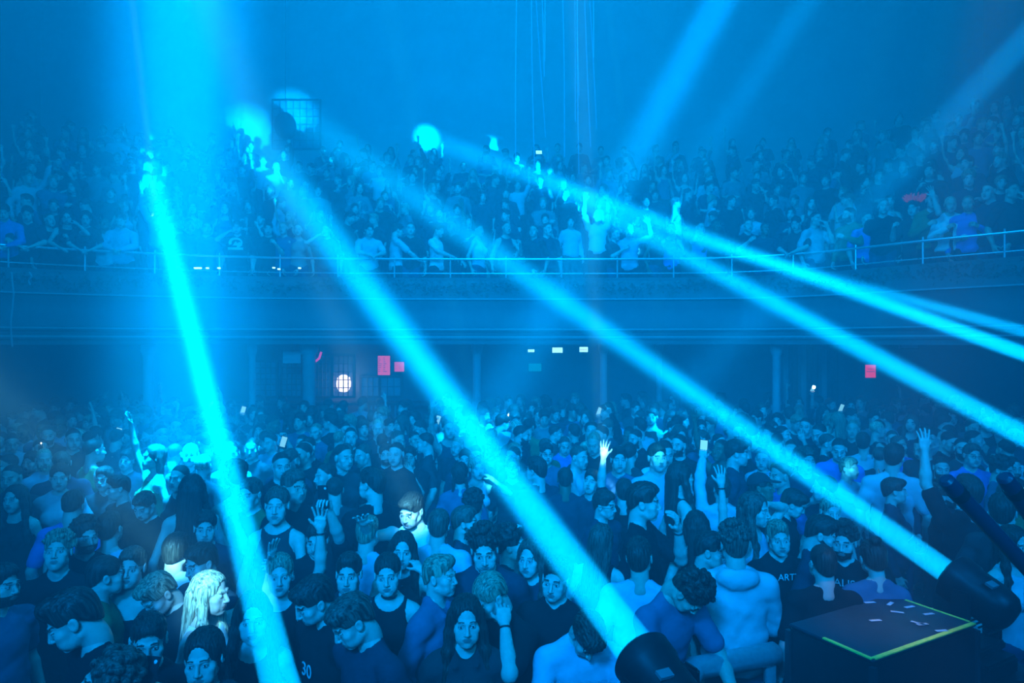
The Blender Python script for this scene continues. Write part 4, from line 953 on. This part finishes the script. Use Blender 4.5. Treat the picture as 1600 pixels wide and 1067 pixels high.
 (163, 748, 32, 6, -2, 0, 'm', 'crop', 'brown', 'tee', 'charcoal', 'down', 'down', 0, 0, 0, 'person with glasses in a charcoal tee on the left side', 'glasses'),
 (321, 824, 46, 16, 6, 4, 'm', 'fringe', 'dark', 'tee', 'navy', 'down', 'down', 0, 0, 0, 'person with dark fringe right below the wide vertical beam'),
 (172, 826, 46, 176, 10, 0, 'm', 'crop', 'dark', 'vest', 'sky', 'down', 'down', 0, 0, 0, 'person from behind with bare shoulders in a pale vest, left side'),
 (23, 779, 34, 4, 0, 0, 'f', 'long', 'dark', 'tank', 'black', 'down', 'down', 0, 0, 0, 'long dark-haired person in black facing the camera at the left edge'),
 (134, 838, 44, 46, 6, 4, 'm', 'curly', 'dark', 'tee', 'black', 'down', 'down', 0, 1, 0, 'bearded person with dark curly hair facing right, left side'),
 (1567, 800, 52, 120, 20, 0, 'm', 'crop', 'dark', 'tee', 'charcoal', 'down', 'down', 0, 0, 0, 'dark head turned away between the two slanting tubes at right'),
 (1586, 850, 56, 10, 0, 4, 'f', 'long', 'dark', 'tank', 'pale', 'down', 'down', 0, 0, 0, 'long-haired person in a pale top at the right edge behind the tube'),
 (1110, 860, 50, 60, 8, 10, 'm', 'crop', 'dark', 'tee', 'black', 'down', 'down', 0, 0, 0, 'dark-haired profile facing right just left of the pale hoodie'),
 (868, 905, 54, -20, 0, 6, 'm', 'crop', 'dark', 'tee', 'black', 'down', 'down', 0, 0, 0, 'shaded person in a black tee on the left edge of the middle beam low down'),
 (940, 845, 48, 150, 0, 2, 'f', 'long_back', 'brown', 'tank', 'black', 'down', 'down', 0, 0, 0, 'long brown hair from behind left of the cropped dark head in light blue'),
 (395, 965, 60, 20, 0, 0, 'f', 'wavy', 'dark', 'tank', 'black', 'down', 'down', 0, 0, 0, 'wavy dark-haired person in black left of the left beam near the bottom'),
]
rp = random.Random(21)
for i, row in enumerate(H):
    u, v, h, yaw, hy, hp, sex, hair, hc, top, col, aP, aN, lean, beard, tone, label = row[:17]; ex = row[17] if len(row) > 17 else ''
    lod = 0 if h >= 48 else 1
    o, HM, J = build_person(sex, hair, hc, top, col, (aP, aN), hy, hp, (0, 4, -4)[i % 3], lean, (i * 5) % 6, bool(beard), tone, lod, i % 2, 'charcoal' if ex == 'cap' else None)
    tag(o, label, 'person')
    c = head_frame(hy, hp, (0, 4, -4)[i % 3], lean)[1]
    s, d = place(o, u, v, h, yaw, c); bpy.context.view_layer.update()
    if ex == 'glasses': glasses(o, HM)
    if ex.startswith('band'): band(o, J, 1 if ex[-1] == 'P' else -1, lean)
    nick = label.split(',')[0]
    if ex.startswith('phone'): phone(o, J, 1 if ex[-1] == 'P' else -1, lean, {232: 'dark phone held before the face of the cropped-haired person, lower left', 496: 'dark phone held aloft beside a lowered cropped head', 1128: 'lit phone held high by the person in a pale shirt', 1327: 'phone of the bright-faced person filming above the long beam'}[u], scr=u > 600)
    if ex.startswith('torch'): phone(o, J, 1, lean, 'phone with its torch shining, held up at far left', True)
    if ex.startswith('cup'): cup(o, J, -1, lean, 'clear plastic cup with a straw held by the drinking person, bottom left')
    if ex == 'choker':
        k = MB().tube([(.047 * math.cos(a * .3927), .012 + .047 * math.sin(a * .3927), 1.5 + .008 * math.sin(a * .3927)) for a in range(16)], .006, 8, True).build('choker', PLASTIC, o, True)
    if ex == 'print30': text(o, '30', .1, (.03, -.135, 1.27), FLATX); text(o, 'oo', .04, (.03, -.137, 1.19), FLATX)
    if ex == 'artt': text(o, 'ARTT', .068, (-.005, -.15, 1.385), FLATX)
    if ex == 'alis': text(o, 'ALIS', .075, (.0, -.146, 1.37), FLATX)
    if ex == 'tabs':
        for x in (.08, .0): MB().box(x - .009, x + .009, -.175, -.168, 1.2, 1.27).build('pale_tab', INK, o)
# -------- the front row of the balcony, placed along the rail
BF = 3.30
def rail_at(u, off):
    best = None
    for i in range(len(RL) - 1):
        p = RL[i] + NRM[i] * off; e = abs((p.x / p.y) * F_PX + 800 - u)
        if p.y > 5 and (best is None or e < best[0]): best = (e, p, NRM[i], i)
    return best[1], best[2], best[3]
BH = [
 (12, 0, 'm', 'crop', 'dark', 'shirt', 'blue', 'lean', 'lean', .25, 'person in a blue shirt leaning on the balcony rail at the far left'),
 (55, 4, 'm', 'crop', 'dark', 'tee', 'navy', 'lean', 'lean', .2, 'person in navy folding arms on the balcony rail, second from the left'),
 (112, 6, 'f', 'long', 'dark', 'tank', 'black', 'hair', 'lean', .15, 'long dark-haired person resting chin near hand at the left balcony rail'),
 (149, 8, 'f', 'long_back', 'dark', 'tee', 'charcoal', 'lean', 'lean', .2, 'dark-haired person next to the pale tee leaner on the left balcony'),
 (202, 0, 'm', 'crop', 'brown', 'sweater', 'sky', 'lean', 'lean', .1, 'person in a pale long-sleeved top leaning on the rail left of the wide beam'),
 (236, -6, 'm', 'crop', 'dark', 'tee', 'pale', 'wave', 'up', 0, 'person with both arms raised, lit white, on the left of the balcony'),
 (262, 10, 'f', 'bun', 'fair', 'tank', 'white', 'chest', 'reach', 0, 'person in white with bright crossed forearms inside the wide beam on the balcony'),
 (380, 0, 'm', 'crop', 'dark', 'tee', 'black', 'down', 'hair', 0, 'person in a black tee with a pale wave emblem on the balcony', 'logo'),
 (410, 10, 'm', 'crop', 'dark', 'tee', 'charcoal', 'cup', 'down', 0, 'person holding something pale next to the wave emblem tee'),
 (566, 20, 'm', 'crop', 'dark', 'tee', 'pale', 'lean', 'lean', 0, 'person in a pale tee at the rail right of the beam crossing the balcony'),
 (618, 110, 'm', 'crop', 'dark', 'tee', 'pale', 'mouth', 'rail', 0, 'pale tee in profile with an arm raised to the face at the balcony rail'),
 (690, 60, 'm', 'crop', 'dark', 'tee', 'white', 'rail', 'lean', 0, 'white tee turned sideways over the rail, rightmost of the three pale tees'),
 (985, -10, 'm', 'buzz', 'fair', 'tee', 'sky', 'wave', 'down', 0, 'brightly lit person in a pale tee with one raised hand on the balcony'),
 (925, 0, 'm', 'crop', 'fair', 'tee', 'white', 'up_high', 'up', 0, 'person burnt out white by a beam ending on the centre balcony'),
 (1430, -20, 'm', 'crop', 'dark', 'tee', 'charcoal', 'wave', 'cup', 0, 'person under a red feathery headband on the right balcony', 'redhat'),
 (1258, -20, 'm', 'crop', 'dark', 'tee', 'charcoal', 'lean', 'lean', .1, 'dark tee leaning at the rail where the right balcony starts to curve'),
]
def balcony_person(u, yaw, sex, hair, hc, top, col, aP, aN, lean, hvar, tone, tier=0, lod=1, hy=0, hp=12):
    o, HM, J = build_person(sex, hair, hc, top, col, (aP, aN), hy, hp, 0, lean, hvar, False, tone, lod)
    p, n, i = rail_at(u, .36 + tier * DEEP); base = math.degrees(math.atan2(-n.x, n.y)) * .7
    o.location = (p.x, p.y, BZ + tier * STEP); o.rotation_euler[2] = math.radians(base + yaw)
    q = o.location; PLACED.append((q[0], q[1], 800 + q[0] / q[1] * F_PX, 533.5 - (q[2] + 1.63 - CAMZ) / q[1] * F_PX, 19, q[1])); return o, HM, J
used_u = []
for i, r in enumerate(BH):
    u, yaw, sex, hair, hc, top, col, aP, aN, lean, label = r[:11]
    o, HM, J = balcony_person(u, yaw, sex, hair, hc, top, col, aP, aN, lean, i % 5, 0, 1 if u in (236, 262, 925) else 0); used_u.append(u); tag(o, label, 'person')
    if len(r) > 11 and r[11] == 'logo':
        m = MB(); n = 18
        pts = [(.07 * math.cos(a) , .055 * math.sin(a)) for a in [math.pi * (1.15 - 1.6 * k / n) for k in range(n + 1)]]
        for (a, b), (c, d) in zip(pts, pts[1:]): m.raw([(a, -.142, 1.3 + b), (c, -.142, 1.3 + d), (c * .66 + .006, -.142, 1.3 + d * .6), (a * .66 + .006, -.142, 1.3 + b * .6)], [(0, 1, 2, 3)])
        m.raw([(-.03, -.142, 1.27), (.0, -.142, 1.315), (.02, -.142, 1.295), (.04, -.142, 1.31), (.07, -.142, 1.27)], [(0, 1, 2, 3, 4)]); m.box(-.075, .075, -.145, -.14, 1.225, 1.25)
        m.v = [(x * 1.7, y - .02, 1.3 + (z - 1.28) * 1.7) for x, y, z in m.v]; k = m.build('wave_emblem', INK, o)
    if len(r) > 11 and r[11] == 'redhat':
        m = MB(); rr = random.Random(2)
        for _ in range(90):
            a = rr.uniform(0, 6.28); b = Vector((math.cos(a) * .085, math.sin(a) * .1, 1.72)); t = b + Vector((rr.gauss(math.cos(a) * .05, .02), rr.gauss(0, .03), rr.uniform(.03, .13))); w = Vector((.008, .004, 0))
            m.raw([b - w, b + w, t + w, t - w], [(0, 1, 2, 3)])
        m.build('feather_headband', mat('red_feather_glow', (.6, .03, .05), .7, emit=(.5, .04, .08), strength=.18), o)  # slight glow put into the feathers' colour, no lamp there
    if u == 410: pass

# -------- everyone else on the floor: forty figures, copied with their own colours
ARCH = [
 ('m', 'crop', ('down', 'down'), 0, 4, 'tee'), ('m', 'quiff', ('down', 'waist'), 15, 0, 'tee'), ('f', 'long', ('down', 'down'), -10, 3, 'tank'), ('m', 'curly', ('chest', 'down'), -15, 10, 'shirt'),
 ('m', 'fringe', ('down', 'down'), 0, 18, 'tee'), ('f', 'ponytail', ('cup', 'down'), 10, 0, 'vest'), ('m', 'crop', ('up', 'down'), 0, -8, 'tee'), ('m', 'buzz', ('down', 'down'), 20, 5, 'tee'),
 ('f', 'wavy', ('down', 'hair'), -10, 5, 'tee'), ('m', 'parted', ('down', 'down'), -20, 0, 'sweater'), ('m', 'crop', ('point', 'down'), 0, -5, 'shirt'), ('f', 'long_back', ('down', 'up'), 0, -6, 'tank'),
 ('m', 'crop', ('mouth', 'down'), 5, 4, 'tee'), ('m', 'slick', ('down', 'cup'), -5, 6, 'vneck'), ('f', 'bun', ('down', 'down'), 12, 2, 'tee'), ('m', 'crop', ('up_fist', 'down'), 8, -6, 'vest'),
 ('m', 'buzz', ('down', 'across'), -8, 8, 'jacket'), ('f', 'long', ('waist', 'chest'), 6, 12, 'jacket'),
]
HNAME = {'crop': 'cropped', 'quiff': 'swept-up', 'long': 'long', 'curly': 'curly', 'fringe': 'fringed', 'ponytail': 'ponytailed', 'buzz': 'shaved', 'wavy': 'wavy', 'parted': 'side-parted',
         'long_back': 'long loose', 'slick': 'flat', 'bun': 'bunned', 'braids': 'braided'}
TNAME = {'tee': 'tee', 'shirt': 'shirt', 'tank': 'tank top', 'vest': 'vest', 'sweater': 'sweater', 'vneck': 'v-neck', 'jacket': 'jacket', 'hoodie': 'hoodie'}
ANAME = {6: 'one arm up', 10: 'pointing up', 11: 'one arm up', 12: 'hand at mouth', 15: 'fist up', 8: 'hand at hair', 3: 'hand at chest', 5: 'hand forward', 13: 'hand forward'}
def fdir(y):
    y = (y + 180) % 360 - 180
    return 'facing the camera' if abs(y) < 28 else 'facing left' if -125 < y < 0 else 'facing right' if 0 < y < 125 else 'seen from behind'
LMK = [(r[0], r[1], n) for r, n in [(H[0], 'the raised chin by the left edge'), (H[4], 'the strapless top'), (H[3], 'the olive tee'), (H[15], 'the swept hair in charcoal'), (H[19], 'the hair-touching hand'), (H[20], 'the dark sweater'),
       (H[17], 'the black choker'), (H[29], 'the hand at the mouth in black'), (H[30], 'the brightly lit face'), (H[27], 'the pale hoodie'), (H[40], 'the dark cap'), (H[41], 'the elbow stuck out'), (H[43], 'the tied-up fair hair'),
       (H[47], 'the broad pale back'), (H[49], 'the bright blue tee'), (H[50], 'the spread hand'), (H[55], 'the white vest'), (H[61], 'the two braids'), (H[35], 'the white raised arm'), (H[63], 'the head tipped back'),
       (H[67], 'the phone torch'), (H[74], 'the long dark hair at the left edge'), (H[68], 'the cropped head facing left'), (H[45], 'the filming phone'), (H[39], 'the navy profile by the long beam'), (H[52], 'the dark bun'),
       (H[25], 'the light blue back'), (H[60], 'the covered mouth'), (H[34], 'the glasses beside the middle beam'), (H[46], 'the upper right pale tee')]]
labels_used = {}
def relation(u, v, k=0):
    L = sorted(LMK, key=lambda t: (t[0] - u) ** 2 + 2.2 * (t[1] - v) ** 2)[k]; du, dv = u - L[0], v - L[1]
    n = math.hypot(du, dv); far = 'just ' if n < 38 else 'well ' if n > 95 else ''
    if abs(du) > 1.3 * abs(dv): w = 'left of' if du < 0 else 'right of'
    else: w = 'behind' if dv < 0 else 'in front of'
    return far + w + ' ' + L[2]
arch_src = {}
def archetype(k, lod):
    if (k, lod) not in arch_src:
        sex, hair, arms, hy, hp, top = ARCH[k]
        arch_src[k, lod] = (sex, hair, arms, hy, hp, top)
    return arch_src[k, lod]
NEARF = []
rc_ = random.Random(77)
cand = []
d = 3.15
while d < 13.75:
    hw = min(.78 * d + .35, 8.6); step = .47 if d < 9 else .5
    x = -hw + rc_.uniform(0, .3)
    while x < hw:
        xx, dd = x + rc_.uniform(-.1, .1), d + rc_.uniform(-.12, .12); cand.append((xx, dd)); x += step
    d += .46
blocked_zone = lambda x, y: (x > .95 and y < 4.75) or (y < 2.72 + .45 * (x + 1.5)) or (-6.4 < x < -1.4 and y > 13.6) or abs(x) > 8.6 or y < 3.35 or (abs(x - .55) < .45 and y < 3.3)
STAND = [(x, y) for x, y, *_ in []]
persons = len(H) + len(BH); picks = []
COLS = [(pix(u, 600, d).x, d) for u, d in ((232, 12.0), (394, 12.6), (483, 12.9), (745, 13.4), (943, 13.4), (1213, 12.2))]
def clash(x, y, s=1.0):
    if any((x - a) ** 2 + (y - b) ** 2 < .2 for a, b in COLS): return True
    dh = y; u = 800 + x / y * F_PX; v = 533.5 + (CAMZ - 1.635 * s) / y * F_PX; hpx = .235 * F_PX * s / y
    for px, py, pu, pv, ph, pd in PLACED:
        if (px - x) ** 2 + (py - y) ** 2 < (.40 if y < 7 else .33) ** 2: return True
        if pd < 12 and v > pv and v - hpx * .7 < pv + .62 * ph and abs(u - pu) < .42 * (hpx + ph) and v - pv < 2.0 * ph and (pu, pv) in HEROUV: return True
    return False
HEROUV = {(r[0], r[1]) for r in H}
for x, y in sorted(cand, key=lambda t: t[1]):
    if blocked_zone(x, y): continue
    s = rc_.uniform(.94, 1.06)
    if clash(x, y, s): continue
    k = rc_.choices(range(len(ARCH)), [9, 6, 4, 4, 6, 3, 1.1, 6, 3, 4, .5, .8, 2, 3, 3, .5, 4, 2])[0]
    yaw = rc_.gauss(-8, 45) if rc_.random() < .78 else 180 + rc_.gauss(0, 30)
    u = 800 + x / y * F_PX; v = 533.5 + (CAMZ - 1.635 * s) / y * F_PX
    if not -30 < u < 1630: continue
    picks.append((x, y, s, k, yaw, u, v)); PLACED.append((x, y, u, v, .235 * F_PX * s / y, y))
NEAR_N = 300 - persons - 44
near, rest = picks[:NEAR_N], picks[NEAR_N:]
HC = ['dark'] * 9 + ['brown'] * 3 + ['fair', 'blonde']
TC = ['black'] * 5 + ['navy'] * 4 + ['charcoal'] * 3 + ['denim'] * 2 + ['grey', 'sky', 'pale', 'white', 'blue', 'olive', 'maroon', 'stone']
def give_label(o, k, hc, col, yaw, u, v, where=None):
    hair, top = HNAME[ARCH[k][1]], TNAME[ARCH[k][5]]; ac = ', ' + ANAME[k] if k in ANAME else ''
    for j in range(4):
        lab = f"{col} {top}, {hc} {hair} hair{ac}, {fdir(yaw)}, {where[j] if where else relation(u, v, j)}"
        if len(lab.split()) > 16: lab = f"{col} {top}, {hc} {hair} hair{ac}, {where[j] if where else relation(u, v, j)}"
        if len(lab.split()) > 16: lab = f"{col} {top}, {hair} hair, {where[j] if where else relation(u, v, j)}"
        lab = 'person in ' + lab if len(lab.split()) <= 14 else lab
        if lab not in labels_used: break
    labels_used[lab] = o; tag(o, lab, 'person'); return lab
fresh = {}
def crowd_person(k, hc, col, tone, lod, tro):
    """first use of a figure builds it, later ones copy it with its parts"""
    sex, hair, arms, hy, hp, top = ARCH[k]
    if (k, lod) not in fresh:
        o, HM, J = build_person(sex, hair, hc, top, col, arms, hy, hp, 0, 0, k % 6, k in (3, 9, 16), tone, lod); fresh[k, lod] = o
    else: o = copy_person(fresh[k, lod])
    put_mats(o, skinmats(tone, hc))
    for ch in o.children:
        n = ch.name.split('.')[0]
        ch.material_slots[0].material = HAIR[hc] if n == 'hair' else TROUSER[tro] if n == 'trousers' else CLOTH['charcoal'] if n == 'inner_top' else CLOTH[col]
    return o
for (x, y, s, k, yaw, u, v) in near:
    hc, col, tone = rc_.choice(HC), rc_.choice(TC), rc_.choices((0, 1, 2), (6, 2, 1))[0]
    o = crowd_person(k, hc, col, tone, 1, rc_.randrange(2)); o.location = (x, y, 0); o.rotation_euler = (0, 0, math.radians(yaw)); o.scale = (s, s, s)
    o['group'] = 'people packed on the dance floor'; give_label(o, k, hc, col, yaw + ARCH[k][3], u, v)
# -------- the rest of the balcony's front row
wheres = [(-50, 120, 'at the far left balcony rail'), (120, 250, 'on the balcony rail left of the wide beam'), (250, 360, 'on the balcony rail inside the wide beam'), (360, 520, 'on the balcony rail near the wave emblem'),
          (520, 720, 'on the balcony rail among the three pale tees'), (720, 880, 'on the centre balcony rail'), (880, 1080, 'on the balcony rail near the burnt-out figure'), (1080, 1240, 'on the balcony rail where two beams meet'),
          (1240, 1400, 'on the curve of the right balcony rail'), (1400, 1520, 'on the balcony rail near the red headband'), (1520, 1700, 'at the far right balcony rail')]
nb = 0; uu = -8.0
while uu < 1612 and nb < 44:
    if all(abs(uu - t) > 25 for t in used_u):
        k = rc_.choice((0, 0, 1, 2, 3, 5, 6, 7, 8, 12, 13, 14, 17)); hc, col, tone = rc_.choice(HC), rc_.choice(TC), rc_.choices((0, 1, 2), (6, 2, 1))[0]
        p, n, i = rail_at(uu, .36); yaw = math.degrees(math.atan2(-n.x, n.y)) * .7 + rc_.gauss(0, 25)
        o = crowd_person(k, hc, col, tone, 1, rc_.randrange(2)); s = rc_.uniform(.94, 1.06); o.location = (p.x, p.y, BZ); o.rotation_euler = (0, 0, math.radians(yaw)); o.scale = (s, s, s)
        w = [t for a, b, t in wheres if a <= uu < b] or ['on the balcony rail']
        alt = w[0].replace('rail', 'front row'); o['group'] = 'people at the balcony railing'; give_label(o, k, hc, col, yaw + ARCH[k][3], uu, 370, [w[0], alt, w[0] + ' again', alt]); nb += 1
        PLACED.append((p.x, p.y, uu, 365, 19, p.y)); uu += rc_.uniform(30, 42)
    else: uu += 6
# -------- the far crowd: the dark back of the floor and the balcony tiers, one uncounted mass
CM = [SKIN[0], LIP, HAIR['dark'], EYEW, IRIS, HAIR['brown'], HAIR['fair'], CLOTH['black'], CLOTH['navy'], CLOTH['charcoal'], CLOTH['denim'], CLOTH['grey'], CLOTH['pale'], TROUSER[0], SKIN[1]]
lowcache = {}
def low(k):
    if k not in lowcache:
        sex, hair, arms, hy, hp, top = ARCH[k]
        b = person_arrays(sex, arms, hy, hp, 0, 0, k % 6, False, 2)
        R, c = head_frame(hy, hp, 0, 0); hv, hq, hm = hair_mesh(hair, .02); t = top_arr(sex, arms, top, .04); p = trouser_arr(.045)
        lowcache[k] = (b, (hv @ R.T + c, hq, hm), t, p)
    return lowcache[k]
parts = []
def add_low(k, x, y, z, yaw, s):
    b, h_, t, p = low(k); a = math.radians(yaw); Rz = np.array([[math.cos(a), -math.sin(a), 0], [math.sin(a), math.cos(a), 0], [0, 0, 1]])
    tf = lambda v: (v * s) @ Rz.T + V(x, y, z)
    parts.append((tf(b[0]), b[1], np.where(b[2] == 0, rc_.choice((0, 0, 0, 14)), b[2]))); parts.append((tf(h_[0]), h_[1], rc_.choice((2, 2, 2, 5, 5, 6)))); parts.append((tf(t[0]), t[1], rc_.choice((7, 7, 8, 8, 9, 10, 11, 12)))); parts.append((tf(p[0]), p[1], 13))
for (x, y, s, k, yaw, u, v) in rest: add_low(k, x, y, 0, yaw, s)
W2 = [8, 5, 4, 4, 5, 3, 2.2, 5, 3, 3, 1.2, 1.8, 2, 3, 3, 1.2, 3, 2]
for tier in range(1, ROWS):
    uu = -40 + rc_.uniform(0, 30)
    while uu < 1640:
        p, n, i = rail_at(uu, .36 + tier * DEEP)
        if rc_.random() < .93: add_low(rc_.choices(range(len(ARCH)), W2)[0], p.x, p.y + rc_.uniform(-.1, .1), BZ + tier * STEP, math.degrees(math.atan2(-n.x, n.y)) * .7 + rc_.gauss(0, 35), rc_.uniform(.93, 1.05))
        uu += rc_.uniform(.5, .75) / p.y * F_PX
print('individuals', persons + len(near) + nb, 'mass', len(parts) // 4)
v_, q_, m_ = join(parts)
cr = link(bpy.data.objects.new('crowd', make_mesh('crowd', v_, q_, m_, CM))); del v_, q_, m_, parts, lowcache; _arr.clear(); _heads.clear(); _hair.clear(); _hands.clear()
tag(cr, 'dense dim crowd at the back of the floor and on the rising balcony tiers', 'crowd', kind='stuff')
# -------- small lights held up in the far crowd
for u, v, d, lit, lab in ((380, 641, 11.4, 0, 'small lit phone held up far left of the thick column'), (667, 655, 10.6, 0, 'greenish phone screen held up left of the second beam'), (684, 656, 10.7, 0, 'pale phone touching the edge of the second beam'),
                       (795, 652, 10.8, 1, 'tiny bright phone light right of the middle column'), (1270, 607, 12.9, 1, 'bright phone light held high at the right rear'), (1314, 638, 11.2, 0, 'pale phone held high above the right rear crowd'),
                       (936, 643, 11.0, 0, 'lit phone in the centre rear crowd'), (185, 676, 9.2, 0, 'small pale phone above the left rear crowd'), (1590, 775, 4.8, 0, 'bright phone at the right edge beside the shorter tube'), (443, 690, 8.9, 0, 'pale phone in the crowd left of the two braids')):
    p = pix(u, v, d); e = empty('phone', p); e.rotation_euler = (.2, .3, .2); tag(e, lab, 'phone')
    MB().box(-.037, .037, -.004, .004, -.075, .075, bev=.003).build('case', PLASTIC, e)
    MB().box(-.034, .034, -.0055, -.004, -.07, .07).build('screen', mat('held_screen', (.1, .1, .1), emit=(.25, .75, .85), strength=1.0), e)
    if lit: MB().lathe([(.001, 0), (.03, .002), (.03, .012), (.001, .014)], 14, Matrix.Translation((0, -.01, .03)) @ Matrix.Rotation(math.radians(90), 4, 'X')).build('torch', GLOW, e)
    # the arm and the person below it
    if d < 5: continue
    o, HM, J = build_person('m', 'crop', 'dark', 'tee', 'navy', ('phone_up', 'down'), 0, 0, 0, 0, 1, False, 0, 1)
    hp_, dd_, pl_ = hand_world(o, J, 1, 0); s = p.z / (hp_.z + .06); s = min(1.18, max(.85, s))
    o.location = (p.x - hp_.x * s, p.y - hp_.y * s + .02, 0); o.scale = (s, s, s); tag(o, 'person reaching up with the ' + lab.replace(' held up', '').replace(' held high', '').replace(' small', ''), 'person')
